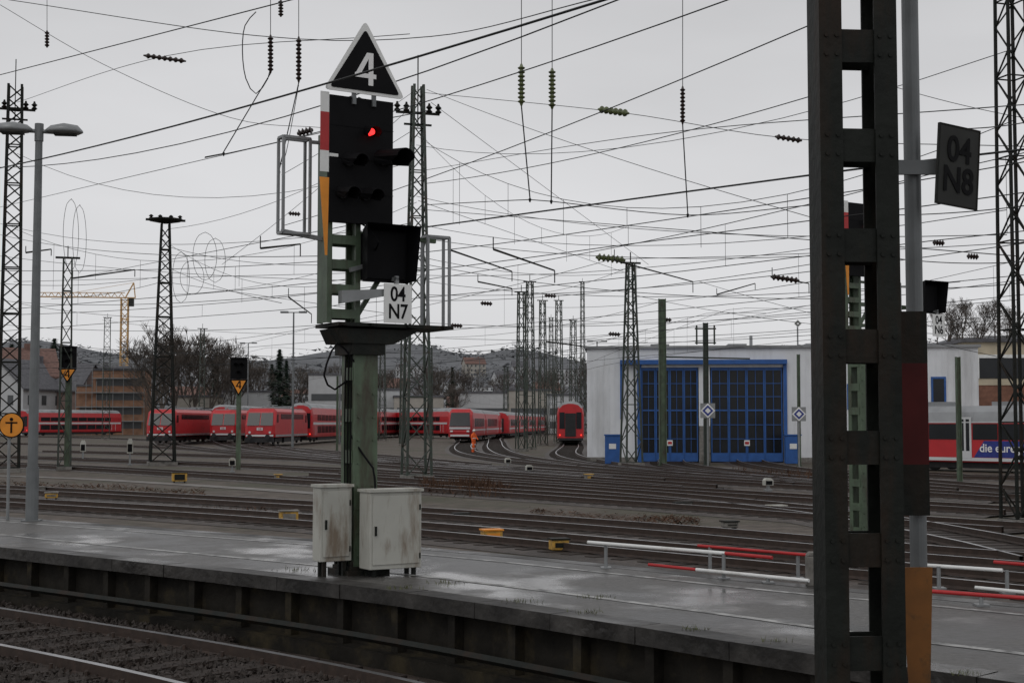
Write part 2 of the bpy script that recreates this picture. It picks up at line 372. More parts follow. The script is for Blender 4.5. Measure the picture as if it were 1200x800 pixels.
for i,k in enumerate(order):
    P=TR[k]; rt=thing('railway_track','wet rusty railway track on dark ballast across the yard','railway track',tuple(P[0]),0,'yard tracks')
    P=[p-P[0] for p in P]; dz=.002*(i%9)
    g=MB(); sweep(g,P,[(-1.6,0.0),(-1.3,.03+dz),(1.3,.03+dz),(1.6,.0)],[0],closed=False); part('ballast_bed',g,['bed'],rt)
    for sgn in (-1,1):
        g=MB(); q=offs(P,sgn*.7535)
        sweep(g,q,[(-.06,.05),(-.035,.09),(-.036,.185),(.036,.185),(.035,.09),(.06,.05)],[1,1,0,1,1,1]); part('rail',g,['railtop','railside'],rt)
    L=0; nxt=0; g=MB(); cnt=0
    for a,b_ in zip(P,P[1:]):
        seg=(b_-a).length; d=(b_-a).normalized(); nn=Vector((-d.y,d.x,0))
        while nxt<L+seg:
            c=a+d*(nxt-L); w=1.25
            vs=[c-d*.13-nn*w,c+d*.13-nn*w,c+d*.13+nn*w,c-d*.13+nn*w]
            tgt=g
            wp=c+Vector(rt.location)
            if k=='F1' and -7.5<wp.x<-1 and cnt<100: tgt=MB(); cnt+=1
            z1=.042+dz if k not in('F1',) else .085
            tgt.add([(v.x,v.y,-.02) for v in vs]+[(v.x,v.y,z1) for v in vs],BF)
            if tgt is not g:
                for sg in(-1,1):
                    for s2 in(-.11,.11):
                        e=c+nn*(sg*.7535+s2); tgt.tube((e.x,e.y,z1),(e.x,e.y,z1+.05),.02,n=6,mi=1)
                part('sleeper',tgt,['sleeper','railside'],rt)
            nxt+=.63
        L+=seg
    if g.v:
        q=part('sleepers',g,['sleeper'],rt); q['kind']='stuff'
for pts,w in (([(250,581.5),(500,597),(700,612),(900,630),(1200,655)],.4),([(420,549.5),(600,563),(800,575),(1000,590)],.45),([(590,535),(640,541),(720,545.5),(900,549),(1080,552)],1.0),([(-40,556),(100,561),(300,573),(480,586)],.45)):
    P=catmull(ext(pts),2); g=MB(); sweep(g,P,[(-w,.006),(w,.006)],[0],closed=False)
    solo('path',g,['path'],'pale wet service path between the tracks','path',(0,0,0),kind='structure')
g=MB()
oct_=[(1,0,0),(-1,0,0),(0,1,0),(0,-1,0),(0,0,1),(0,0,-1)]; of=[(0,2,4),(2,1,4),(1,3,4),(3,0,4),(2,0,5),(1,2,5),(3,1,5),(0,3,5)]
nn_=0
while nn_<16000:
    x=random.uniform(-8,1); y=random.uniform(11,20)
    best=min(((x-p.x)**2+(y-p.y)**2) for p in near[::3])**.5
    if best<.15 or best>4.6 or x+y>12.1+ (x<-3)*.6: continue
    nn_+=1; s=random.uniform(.018,.042); rm=Matrix.Rotation(random.uniform(0,6),3,'Z')@Matrix.Rotation(random.uniform(0,6),3,'X')
    g.add([rm@Vector((a*s*random.uniform(.7,1.3),b*s*random.uniform(.7,1.3),c*s*random.uniform(.5,1)))+Vector((x,y,.045+random.uniform(0,.04))) for a,b,c in oct_],of,0)
solo('ballast_stones',g,['stone'],'loose wet ballast stones between the rails','ballast',(0,0,0),kind='stuff',recalc=False)
# ---------------------------------------------------------------- masts
def lattice(H,wb,wt,leg=.09,br=.04,ph=None):
    g=MB(); c=[(-1,-1),(1,-1),(1,1),(-1,1)]
    w=lambda z: (wb+(wt-wb)*z/H)/2
    for a,b in c:
        p=(a*w(0),b*w(0),0);q=(a*w(H),b*w(H),H); g.beam(p,q,leg,leg)
    z=.2;k=0
    while z<H-.3:
        h=(ph or 1.15)*max(.55,w(z)*2/wb); z2=min(H,z+h)
        for i in range(4):
            a=c[i];b=c[(i+1)%4]
            if (k+i)%2: a,b=b,a
            g.beam((a[0]*w(z),a[1]*w(z),z),(b[0]*w(z2),b[1]*w(z2),z2),br,br)
            if k%3==0: g.beam((a[0]*w(z),a[1]*w(z),z),(b[0]*w(z),b[1]*w(z),z),br,br)
        z=z2;k+=1
    return g
def mast(px,yb,yt,wb,wt,cap=None,label=None,d=None,leg=.09,br=.045,rz=None,mat_='green',ph=None):
    base=G(px,yb) if d is None else Vector((W(px,HY,d).x,d,0)); dd=base.y; H=ZZ(yt,dd)
    rt=thing('catenary_mast',label or 'tall tapered green steel lattice mast carrying overhead wires','mast',base,rz if rz is not None else .3,'lattice masts of the yard')
    part('lattice_frame',lattice(H,wb,wt,leg,br,ph),[mat_],rt)
    g=MB(); g.box(-wb*.6,wb*.6,-wb*.6,wb*.6,-.05,.2); part('foundation_block',g,['conc'],rt)
    if cap=='disc':
        g=MB(); g.lathe((0,0,H),(0,0,H+.35),[(0,.15),(.2,.5),(.5,1.0),(.7,1.0),(1,.2)],10)
        g.beam((-1.1,0,H+.2),(1.1,0,H+.2),.12)
        for x in(-.8,-.3,.3,.8): g.lathe((x,0,H+.2),(x,0,H+.5),[(0,.05),(.3,.14),(.5,.06),(.7,.14),(1,.04)],8)
        part('insulator_bracket',g,['dark'],rt)
    if cap=='arms':
        g=MB(); g.beam((0,0,H-1.8),(0,0,H+1.3),.045); g.beam((-.95,0,H-1.2),(.95,0,H-1.2),.1); g.beam((-.6,0,H-1.7),(.6,0,H-1.7),.08)
        for x in(-.9,-.5,.5,.9): g.lathe((x,0,H-1.2),(x,0,H-.75),[(0,.05),(.2,.15),(.4,.06),(.6,.15),(.8,.06),(1,.04)],8)
        part('insulator_bracket',g,['dark'],rt)
    if cap=='simple':
        g=MB(); g.beam((-.6,0,H),(.6,0,H),.1); g.beam((0,0,H),(0,0,H+.6),.05); part('crossarm',g,['dark'],rt)
    return rt,H
mast(9,553,100,1.0,.62,'arms',leg=.12,br=.06,mat_='dark',ph=.9,label='tall dark steel lattice mast with crossarm at its top')
mast(75,551,302,.62,.4,'simple')
mast(190,545,262,1.35,.42,'disc',leg=.12,br=.06,mat_='dark',label='tapered dark lattice mast with flat insulator bracket on top')
mast(124,514,372,1.0,.8,'simple',d=200)
mast(488,562,100,1.05,.40,'arms',label='very tall green lattice mast rising between the tracks',leg=.1)
mast(740,546,308,.95,.35,'simple',label='tapered green lattice mast in front of the shed')
mast(1196,618,-230,.60,.42,'simple',label='close green lattice mast beside the yard tracks',leg=.06,br=.03,ph=.75,mat_='dark')
for px,yt,d,w in((611,342,120,.8),(621,330,128,.8),(636,352,150,.8),(655,352,165,.9),(672,375,190,1.0),(448,400,190,.9),(472,390,150,.6),(593,430,240,.9),(236,385,170,.7),(504,405,200,.7),(683,330,240,.8),(646,372,260,.9)):
    mast(px,0,yt,w,w*.6,'simple',d=d,label='slim distant lattice mast among the parked trains',ph=1.6)
def post(px,yb,yt,w,mat_='greenL',label='plain green steel post in front of the engine shed',arm=None):
    b=G(px,yb); H=ZZ(yt,b.y); rt=thing('steel_post',label,'post',b)
    g=MB()
    g.box(-w/2,-w/2+.03,-w/2,w/2,0,H); g.box(w/2-.03,w/2,-w/2,w/2,0,H); g.box(-w/2+.03,w/2-.03,-.02,.02,0,H-.01); g.box(-w*.7,w*.7,-w*.7,w*.7,0,.06); part('post_shaft',g,[mat_],rt)
    if arm:
        g=MB()
        for (x0,z0,x1,z1,r) in arm: g.tube((x0,0,z0),(x1,0,z1),r,n=6)
        part('bracket',g,[mat_],rt)
    return rt,H
post(777,546,350,.40)
b=G(828,545); Hs=ZZ(385,b.y)
post(828,545,378,.28,mat_='green',arm=[(-.6,Hs,.6,Hs,.05),(-.6,Hs-.8,.6,Hs-.8,.04),(-.5,Hs-.9,-.5,Hs+.2,.05),(.5,Hs-.9,.5,Hs+.2,.05),(-2.3,Hs-1.6,2.5,Hs-1.7,.05)])
post(937,546,415,.16,label='slim steel post beside the shed')
for px,yb,yt in((395,528,440),(1125,566,418),(1012,560,400)):
    post(px,yb,yt,.18,label='thin weathered steel post between tracks')
# ---------------------------------------------------------------- signal builder
def hood(g,x,z,y,r=.095,L=.26,mi=0,skew=0.0):
    n=12; vs=[]
    for rad in(r,r-.008):
        for (yy,zz,sc) in((y,z,1),(y-L,z-.035,1.06)):
            for i in range(n+1):
                t=math.radians(-30+240*i/n); rr=rad*sc
                vs.append((x+rr*math.cos(t)+(skew if yy<y else 0),yy+(L*.35 if (yy<y and math.sin(t)<.1) else 0),zz+rr*math.sin(t)))
    m=n+1
    fs=[(i,i+1,m+i+1,m+i) for i in range(n)]+[(2*m+i,3*m+i,3*m+i+1,2*m+i+1) for i in range(n)]+[(m+i,m+i+1,3*m+i+1,3*m+i) for i in range(n)]
    fs+=[(0,m,3*m,2*m),(n,2*m+n,3*m+n,m+n)]
    g.add(vs,fs,mi)
def rtri(a,b,c,r,n=5):
    P=[Vector(a),Vector(b),Vector(c)]; out=[]
    for i in range(3):
        p=P[i]; u=(P[i-1]-p).normalized(); v=(P[(i+1)%3]-p).normalized()
        for k in range(n):
            t=k/(n-1); q0=p+u*r; q1=p+v*r; out.append(((1-t)**2*q0+2*t*(1-t)*p+t*t*q1))
    return [(q.x,q.y) for q in out]
def signal(loc,rz,txt,label,lift=0.0,bx=0.0,cab=True,tri=True):
    rt=thing('railway_signal',label,'railway signal',loc,rz); U=lift
    zt=2.5+U; hw=.14
    g=MB()
    g.box(-hw,hw,-.165,-.135,0,zt); g.box(-hw,hw,.135,.165,0,zt)
    for x in(-hw,hw-.025): g.box(x,x+.025,-.135,-.08,0,zt-.01); g.box(x,x+.025,.08,.135,0,zt-.01)
    z=.3
    while z<zt-.1:
        for x in(-hw-.008,hw+.002): g.box(x,x+.006,-.13,.13,z,z+.14)
        z+=.45
    for z in [.2+.25*i for i in range(int((zt-.3)/.25))]:
        for x in(-.09,.09): g.tube((x,-.165,z),(x,-.178,z),.014,n=6)
    part('mast',g,['greenL'],rt,'green battened mast with bolts')
    g=MB(); g.box(-.25,.25,-.26,.26,0,.05); g.box(-.21,.21,-.22,.22,.05,.09)
    for x in(-.18,.18):
        for y in(-.2,.2): g.tube((x,y,.09),(x,y,.15),.02)
    part('base_plate',g,['dark'],rt)
    g=MB(); z0,z1=2.72+U,4.0+U
    for x in(-.46,-.12):
        g.box(x,x+.06,-.13,-.10,z0,z1+.8); g.box(x,x+.06,.10,.13,z0,z1+.8); g.box(x+(.0 if x<-.3 else .05),x+(.01 if x<-.3 else .06),-.10,.10,z0,z1+.8)
    z=z0+.05
    while z<z1+.6:
        g.box(-.40,-.12,-.135,-.125,z,z+.10); g.box(-.40,-.12,.125,.135,z,z+.10); z+=.27
    g.beam((-.1,0,z0),(.2,-.05,z0+.5),.05); g.beam((-.1,.1,3.75+U),(1.0,.1,3.72+U),.045)
    part('upper_mast',g,['greenL'],rt)
    g=MB()
    g.box(-.40,1.02,-.30,.30,2.68+U,2.72+U); g.prism([(-.38,2.66+U),(.62,2.66+U),(.3,2.50+U),(-.3,2.50+U)],-.24,.24)
    g.box(-.2,.2,-.22,.22,2.38+U,2.51+U)
    for x in(-.35,0,.45,.9): g.beam((x,-.34,2.70+U),(x,.34,2.70+U),.05,.03)
    part('service_platform',g,['dark'],rt)
    for x0,x1,za,zb in((-.93,-.62,3.68+U,4.72+U),(.84,1.12,2.72+U,3.76+U)):
        g=MB()
        for y in(-.02,.12):
            for x in(x0,x1): g.beam((x,y,za),(x,y,zb),.028)
            for z in(za,zb): g.beam((x0,y,z),(x1,y,z),.028)
        for x in(x0,x1):
            for z in(za,zb): g.beam((x,-.02,z),(x,.12,z),.028)
        if x0<0: g.beam((-.92,.05,3.7+U),(-.3,.0,3.62+U),.045); g.beam((-.6,.05,4.7+U),(-.3,.0,4.7+U),.035)
        part('safety_cage',g,['grey'],rt,'grey angle-iron safety frame')
    g=MB(); sx0,sx1,sy=-.50,.265,-.26
    g.box(sx0,sx1,sy,sy+.06,3.80+U,5.18+U)
    for z in(4.13,4.5,4.85): g.box(sx0-.005,sx1+.005,sy-.004,sy-.0005,z+U,z+.006+U)
    g.box(sx0+.05,sx1-.05,sy+.06,sy+.16,3.9+U,5.1+U)
    part('signal_screen',g,['black'],rt,'black signal board')
    L=[(-.02,4.82),(.13,4.53),(-.28,4.48),(-.35,4.12),(-.07,4.12)]
    g=MB()
    for i,(x,z) in enumerate(L): hood(g,x,z+U,sy,(.075,.11,.08,.08,.08)[i],(.16,.38,.24,.22,.22)[i],skew=(.0,.10,.06,.05,.05)[i])
    part('lamp_hood',g,['black'],rt,split=True)
    g=MB()
    for x,z in L[1:]: g.tube((x,sy,z+U),(x,sy-.025,z+U),.065,n=14)
    part('signal_lens',g,['lens'],rt,split=True)
    g=MB(); g.tube((L[0][0]-.01,sy,L[0][1]-.01+U),(L[0][0]-.01,sy-.075,L[0][1]-.01+U),.036,n=16); part('lit_signal_lens',g,['lampred'],rt,'lit red lamp')
    g=MB(); x0,x1=-.615,-.515; y0,y1=-.275,-.265
    g.box(x0,x1,y0,y1,4.98+U,5.2+U,0); g.box(x0,x1,y0,y1,4.56+U,4.98+U,1); g.box(x0,x1,y0,y1,4.33+U,4.56+U,0)
    g.box(-.58,-.4,y1+.001,y1+.012,4.5+U,4.54+U,0)
    part('mast_plate',g,['white','red'],rt,'white and red striped plate')
    g=MB(); g.prism([(x0-.005,4.27+U),(x1+.005,4.27+U),(x1-.01,3.43+U),(x1-.035,3.43+U)],y0,y1); part('orange_wedge_plate',g,['orange'],rt)
    if tri:
        cx=-.10; y=-.30
        g=MB(); g.prism(rtri((cx,6.04+U),(cx+.49,5.22+U),(cx-.49,5.22+U),.07),y,y+.012)
        tb=part('triangular_board',g,['white'],rt,'white-edged black triangle board')
        g=MB(); g.prism(rtri((cx,5.94+U),(cx+.425,5.255+U),(cx-.425,5.255+U),.05),y-.006,y-.001); part('board_face',g,['black'],tb)
        four('number_four',.36,'lettW',tb,cx,y-.008,5.50+U)
        g=MB(); g.beam((cx-.12,y+.03,5.1+U),(cx-.12,y+.03,5.7+U),.04); g.beam((cx+.12,y+.03,5.1+U),(cx+.12,y+.03,5.7+U),.04); g.beam((-.3,-.12,4.7+U),(-.1,-.18,5.2+U),.05); part('board_bracket',g,['greyD'],rt)
    g=MB(); X=bx-.06
    g.box(.04+X,.50+X,-.18,.08,3.22+U,3.72+U)
    g.add([(.0+X,-.18,3.18+U),(.54+X,-.18,3.18+U),(.54+X,-.18,3.75+U),(.0+X,-.18,3.75+U),(-.03+X,-.36,3.20+U),(.57+X,-.36,3.20+U),(.60+X,-.42,3.80+U),(-.06+X,-.42,3.80+U)],[(0,1,2,3),(3,2,6,7),(0,3,7,4),(1,5,6,2)])
    g.box(.15+X,.4+X,.08,.2,3.3+U,3.6+U)
    g.box(.03+X,.51+X,-.20,-.182,3.22+U,3.72+U)
    part('auxiliary_signal_box',g,['black'],rt,'black hooded indicator box')
    if bx:
        g=MB(); g.beam((0,0,3.3+U),(.2+X,.1,3.3+U),.07); g.beam((0,0,2.9+U),(.2+X,.05,2.9+U),.06); part('support_arm',g,['greenL'],rt)
    else:
        g=MB(); g.prism([(-.35,3.06+U),(.16,3.10+U),(.16,3.02+U),(-.35,2.92+U)],-.28,-.18); g.beam((-.2,-.16,3.3+U),(.2,-.1,3.42+U),.045); part('bracket',g,['grey'],rt)
    if bx: X+=.05
    g=MB(); g.box(.20+X,.54+X,-.31,-.30,2.73+U,3.16+U); np_=part('number_plate',g,['white'],rt,'white plate lettered %s'%txt.replace('\n',' '))
    g=MB(); g.beam((.37+X,-.27,2.76+U),(.37+X,-.27,3.25+U),.04); g.box(.35+X,.39+X,-.29,-.05,3.2+U,3.24+U); part('plate_bracket',g,['grey'],rt)
    text('plate_lettering',txt,.225,'black',np_,(.37+X,-.312,2.945+U),bold=.004,sx=.84)
    if cab:
        def cabinet(x0,x1,y0,y1,z0,z1):
            g=MB(); g.box(x0,x1,y0,y1,z0,z1); c=part('equipment_cabinet',g,['cab'],rt,'weathered pale metal cabinet',bevel=.008)
            g=MB(); g.box(x0-.015,x1+.015,y0-.025,y1+.02,z1,z1+.03); part('cabinet_lid',g,['cab'],c)
            g=MB(); g.box(x0+.03,x1-.03,y0-.012,y0-.001,z0+.05,z1-.04); part('cabinet_door',g,['cab'],c,bevel=.004)
            g=MB(); g.box(x0+.05,x0+.07,y0-.03,y0-.013,(z0+z1)/2-.05,(z0+z1)/2+.05); part('handle',g,['dark'],c)
            g=MB(); g.box(x1-.035,x1-.02,y0-.02,y0-.013,z0+.1,z0+.16); g.box(x1-.035,x1-.02,y0-.02,y0-.013,z1-.2,z1-.14); part('hinge',g,['dark'],c,split=True)
            g=MB()
            for x in(x0+.05,x1-.09):
                for y in(y0+.03,y1-.07): g.box(x,x+.04,y,y+.04,0.0,z0)
            part('leg',g,['dark'],c,split=True)
        cabinet(-.55,-.18,-.20,.0,.16,.95); cabinet(-.12,.50,-.52,-.26,.08,.90)
        g=MB()
        for k in range(3):
            x=-.145-.012*k; g.path(catmull([(x,-.1+.05*k,0.0),(x-.01,-.12+.05*k,.5),(x-.01,-.1+.05*k,1.1+.3*k),(x,-.1+.05*k,2.4)],.3),.008)
        g.path(catmull([(.05,-.3,.93),(.04,-.26,1.15),(-.05,-.19,1.3),(-.15,-.1,1.5)],.1),.013)
        g.path(catmull([(-.14,-.15,2.3),(-.32,-.1,2.5),(-.45,-.05,2.15),(-.3,-.0,2.0),(-.15,0,2.1)],.1),.012)
        g.path(catmull([(-.2,-.1,3.9),(-.05,-.3,3.75),(.05,-.35,3.6),(.1,-.1,3.5)],.1),.010)
        part('cable',g,['black'],rt,split=True)
    return rt
sb=G(420,671,PZ)
signal(sb,math.radians(32),'04\nN7','railway signal showing red below a triangular 4 board on platform')
d=27; signal(Vector((W(1008,HY,d).x,d,0)),math.radians(32),'04\nN6','railway signal with black screen on green mast beyond the platform',lift=1.35,bx=1.5,cab=False,tri=False)
# ---------------------------------------------------------------- near battened post
d=6.0
rt=thing('steel_post','close dark battened steel catenary post standing between tracks','post',(W(1004,HY,d).x,d,0),math.radians(5))
H=9; w=.168; dp=.085
for s in(-1,1):
    m=MB(); a=s*w; i=s*(w-.098)
    for q in((min(a,i),max(a,i),-dp,-dp+.012),(min(a,i),max(a,i),dp-.012,dp),(min(a,a-s*.010),max(a,a-s*.010),-dp+.012,dp-.012)): m.box(q[0],q[1],q[2],q[3],0,H)
    part('channel',m,['dark'],rt)
z=1.38-.423*3
while z<H:
    g=MB(); g.box(-w+.075,w-.075,-dp+.014,-dp+.024,z,z+.14)
    for s in(-1,1):
        for zz in(.03,.11):
            for xx in(.03,.075): g.tube((s*(w-xx),-dp,z+zz),(s*(w-xx),-dp-.007,z+zz),.009,n=8)
    part('batten_plate',g,['dark'],rt)
    g=MB(); g.box(-w+.075,w-.075,dp-.024,dp-.014,z,z+.14); part('batten_plate',g,['dark'],rt)
    z+=.423
g=MB(); g.box(-.35,.35,-.35,.35,-.05,.25); part('foundation_block',g,['conc'],rt)
d=6.5; px_=W(1074,HY,d).x
rt=thing('signal_pole','grey tubular pole with number plate and striped plates','pole',(px_,d,0))
g=MB(); g.tube((0,0,0),(0,0,10),.038,n=18); g.tube((0,0,0),(0,0,.04),.12,n=14); part('pole',g,['greyD'],rt)
zc=ZZ(199,d); dx=(1121-1074)/F*d
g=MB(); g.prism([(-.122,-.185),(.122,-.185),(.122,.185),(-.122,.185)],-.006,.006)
pl=part('number_plate',g,['whiteD'],rt,'white plate coloured dark for shade, lettered 04 N8'); pl.location=(dx,-.08,zc); pl.rotation_euler=(0,math.radians(4.5),math.radians(26))
g=MB()
for a in((-.122,.122,-.185,-.179),(-.122,.122,.179,.185),(-.122,-.116,-.179,.179),(.116,.122,-.179,.179)): g.box(a[0],a[1],-.009,-.0065,a[2],a[3])
part('plate_rim',g,['dark'],pl)
text('plate_lettering','04\nN8',.165,'black',pl,(0,-.009,0),bold=.003,sx=.88)
g=MB(); g.box(-.20,.09,-.07,-.05,zc-.033,zc+.033); part('arm',g,['greyD'],rt)
zs=[ZZ(y,d-.2) for y in(362,424,545,606)]
g=MB(); xa,xb=-.115,.035
g.box(xa,xb,-.07,-.06,zs[1],zs[0],0); g.box(xa,xb,-.07,-.06,zs[2],zs[1],1); g.box(xa,xb,-.07,-.06,zs[3],zs[2],0); part('mast_plate',g,['dark','redD'],rt,'white and red striped plate coloured dark for shade')  # white and red fields use dark colours to stand for shade
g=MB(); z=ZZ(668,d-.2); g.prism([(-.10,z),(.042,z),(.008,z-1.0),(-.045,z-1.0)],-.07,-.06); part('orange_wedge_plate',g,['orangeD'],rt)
# ---------------------------------------------------------------- platform lamp, round sign
lb=G(37,610,PZ); d=lb.y
rt=thing('street_lamp','tall grey twin-headed platform lamp','street lamp',lb,.15)
H=ZZ(152,d)-PZ
g=MB(); g.tube((0,0,0),(0,0,H),.09,.06,n=12); g.tube((0,0,0),(0,0,.9),.105,.105,n=12); g.box(-.15,.15,-.15,.15,0,.02); part('pole',g,['greyD'],rt)
g=MB(); g.tube((-.25,0,H-.02),(.35,0,H-.04),.035,n=8); g.tube((0,0,H-.2),(0,0,H+.1),.075,n=10); part('arm',g,['greyD'],rt)
for s in(-1,1):
    g=MB(); a=.1*s; b=.72*s
    g.lathe((a,0,H-.02),(b,0,H-.04),[(0,.03),(.15,.12),(.5,.18),(.85,.15),(1,.04)],12)
    g.v=[(x,y*1.2,H-.02+(z-H+.02)*(.85 if z>H-.02 else .3)) for x,y,z in g.v]
    part('lamp_head',g,['grey'],rt,smooth=True)
    g=MB(); g.box(min(a*2.5,b*.85),max(a*2.5,b*.85),-.09,.09,H-.085,H-.06); part('lamp_glass',g,['whiteD'],rt)
sp=G(8,609,PZ); d=sp.y; rt=thing('warning_sign','round orange sign with black symbol on thin post','sign',sp)
z=ZZ(498,d)-PZ
g=MB(); g.tube((0,0.03,0),(0,.03,z),.028,n=8); part('post',g,['grey'],rt)
g=MB(); g.tube((.05,0,z),(.05,-.015,z),.215,n=28,mi=0); part('sign_disc',g,['black'],rt)
g=MB(); g.tube((.05,-.016,z),(.05,-.02,z),.195,n=28); part('sign_face',g,['orange'],rt)
g=MB(); g.box(.035,.065,-.026,-.021,z-.13,z+.06); g.box(-.05,.15,-.0275,-.0215,z+.03,z+.055); g.tube((.05,-.021,z+.1),(.05,-.026,z+.1),.03,n=12); part('sign_symbol',g,['black'],rt)
def small_sig(px,yb,yt,ymid,yb2,w):
    b=G(px,yb); d=b.y; rt=thing('small_signal','small black signal with orange inverted triangle 4 below','railway signal',b,.1,'small yard signals')
    z0,z1,z2=ZZ(yt,d),ZZ(ymid,d),ZZ(yb2,d)
    g=MB(); g.box(-.12,.12,-.08,.08,0,z0-.1); part('post',g,['greenL'],rt)
    g=MB(); g.box(-w/2,w/2,-.22,-.12,z1,z0); g.box(-w/2-.03,w/2+.03,-.3,-.1,z0,z0+.05); part('signal_screen',g,['black'],rt)
    g=MB()
    for x,z in((-.15,z0-.3),(.15,z0-.3),(0,z1+.35)): hood(g,x,z,-.22,.1,.2)
    part('lamp_hood',g,['black'],rt,split=True)
    g=MB(); g.prism([(-w*.55,z1-.03),(w*.55,z1-.03),(0,z2)],-.25,-.23); t=part('triangular_board',g,['black'],rt)
    g=MB(); g.prism([(-w*.42,z1-.09),(w*.42,z1-.09),(0,z2+.12)],-.262,-.252); part('board_face',g,['orange'],t)
    four('number_four',.40,'black',t,0,-.266,z1-.30)
small_sig(279,550,420,444,464,.85); small_sig(78,551,407,431,449,.85)
# ---------------------------------------------------------------- barrier rails
def barrier(segs,posts,label):
    p0=W(*segs[0][0]); rt=thing('barrier_rail',label,'barrier',(p0.x,p0.y,PZ),0,'striped barrier rails')
    O=Vector((p0.x,p0.y,PZ))
    for (a,b,r,m) in segs:
        g=MB(); g.tube(W(*a)-O,W(*b)-O,r,n=10); part('rail_bar',g,[m],rt)
    for (px,py,dd) in posts:
        g=MB(); t=W(px,py,dd)-O; g.tube((t.x,t.y,0),(t.x,t.y,t.z),.020,n=8); g.box(t.x-.06,t.x+.06,t.y-.06,t.y+.06,0,.015)
        part('support_post',g,['grey'],rt)
barrier([((689,635,16.3),(850,648,15.1),.020,'white'),((850,648,15.1),(905,653,14.7),.019,'red')],[(710,637,16.2),(848,648,15.1)],'low white and red tubular barrier rail along the platform edge')
barrier([((818,639,15.9),(947,650,15.0),.017,'red')],[(832,640,15.8),(935,649,15.1)],'low red tubular barrier rail along the platform edge')
barrier([((816,667,15.3),(948,680,14.35),.019,'white'),((760,661,15.6),(816,667,15.3),.017,'red')],[(900,675,14.7)],'fallen white and red bar lying on the platform edge')
barrier([((1086,662,14.3),(1175,668,13.8),.019,'white'),((1165,658,13.9),(1235,664,13.5),.017,'red')],[(1100,663,14.2),(1180,668,13.8)],'low white and red tubular barrier rail along the platform edge')
barrier([((1086,692,13.2),(1210,701,12.6),.019,'red'),((1143,688,13.4),(1235,697,12.9),.017,'white')],[(1150,697,12.9)],'low red and white bars at the platform edge')
p=G(952,686,PZ); g=MB(); g.box(-.06,.06,-.06,.06,0,.30); g.prism([(-.06,.30),(.06,.30),(.03,.34),(-.03,.34)],-.06,.06); rt=thing('concrete_bollard','short pale concrete post at the platform edge','bollard',p); part('post_body',g,['conc'],rt,bevel=.01)
# ---------------------------------------------------------------- yard boxes
def ybox(px,py,w,h,dep,mats,rz=.3,label='small yellow trackside box'):
    w*=.78; h*=.85
    b=G(px,py); rt=thing('trackside_box',label,'trackside box',b,rz,'trackside boxes')
    g=MB(); g.box(-w/2,w/2,-dep/2,dep/2,.05,h); part('box_body',g,[mats[0]],rt,bevel=.02)
    g=MB(); g.box(-w/2-.02,w/2+.02,-dep/2-.02,dep/2+.02,h,h+.03); part('lid',g,[mats[1]],rt)
    g=MB(); g.box(-w*.35,w*.35,-dep/2-.012,-dep/2-.001,.1,h-.05); part('front_panel',g,[mats[1]],rt)
    g=MB(); g.box(-w*.4,-w*.3,-.1,.1,0,.05); g.box(w*.3,w*.4,-.1,.1,0,.05); part('foot',g,['dark'],rt,split=True)
for a in((338,613,.55,.34,.3,('yellow','conc')),(576,634,.50,.26,.3,('yellow','orange')),(655,647,.42,.28,.25,('yellow','dark')),(60,585,.5,.24,.3,('yellow','conc')),(45,577,.6,.22,.3,('conc','conc')),(210,565,.75,.45,.4,('yellow','dark')),(326,562,.4,.25,.3,('conc','yellow')),(910,600,.6,.2,.3,('cab','cab')),(540,610,.5,.2,.3,('conc','dark')),(800,596,.6,.2,.3,('conc','dark')),(690,563,.4,.3,.3,('conc','yellow')),(855,620,.4,.2,.3,('conc','dark'))):
    ybox(*a,label=('small yellow trackside box' if a[5][0]=='yellow' else 'small grey concrete trackside box'))
for px,py,h in((272,553,.7),(152,545,1.5),(595,547,.5),(620,556,.45),(900,575,.45),(97,540,1.3)):
    b=G(px,py); rt=thing('dwarf_signal','low white and black shunting signal beside a track','railway signal',b,.2,'dwarf signals')
    g=MB(); g.box(-.05,.05,-.05,.05,0,h*.5); g.box(-.12,.12,-.12,.12,0,.06); part('foot_post',g,['grey'],rt)
    g=MB(); g.prism([(-.16,h*.45),(.16,h*.45),(.16,h*.85),(.08,h),(-.08,h),(-.16,h*.85)],-.12,.12); part('signal_body',g,['cab'],rt)
    g=MB(); g.box(-.12,.12,-.135,-.122,h*.5,h*.8); part('signal_face',g,['black'],rt)
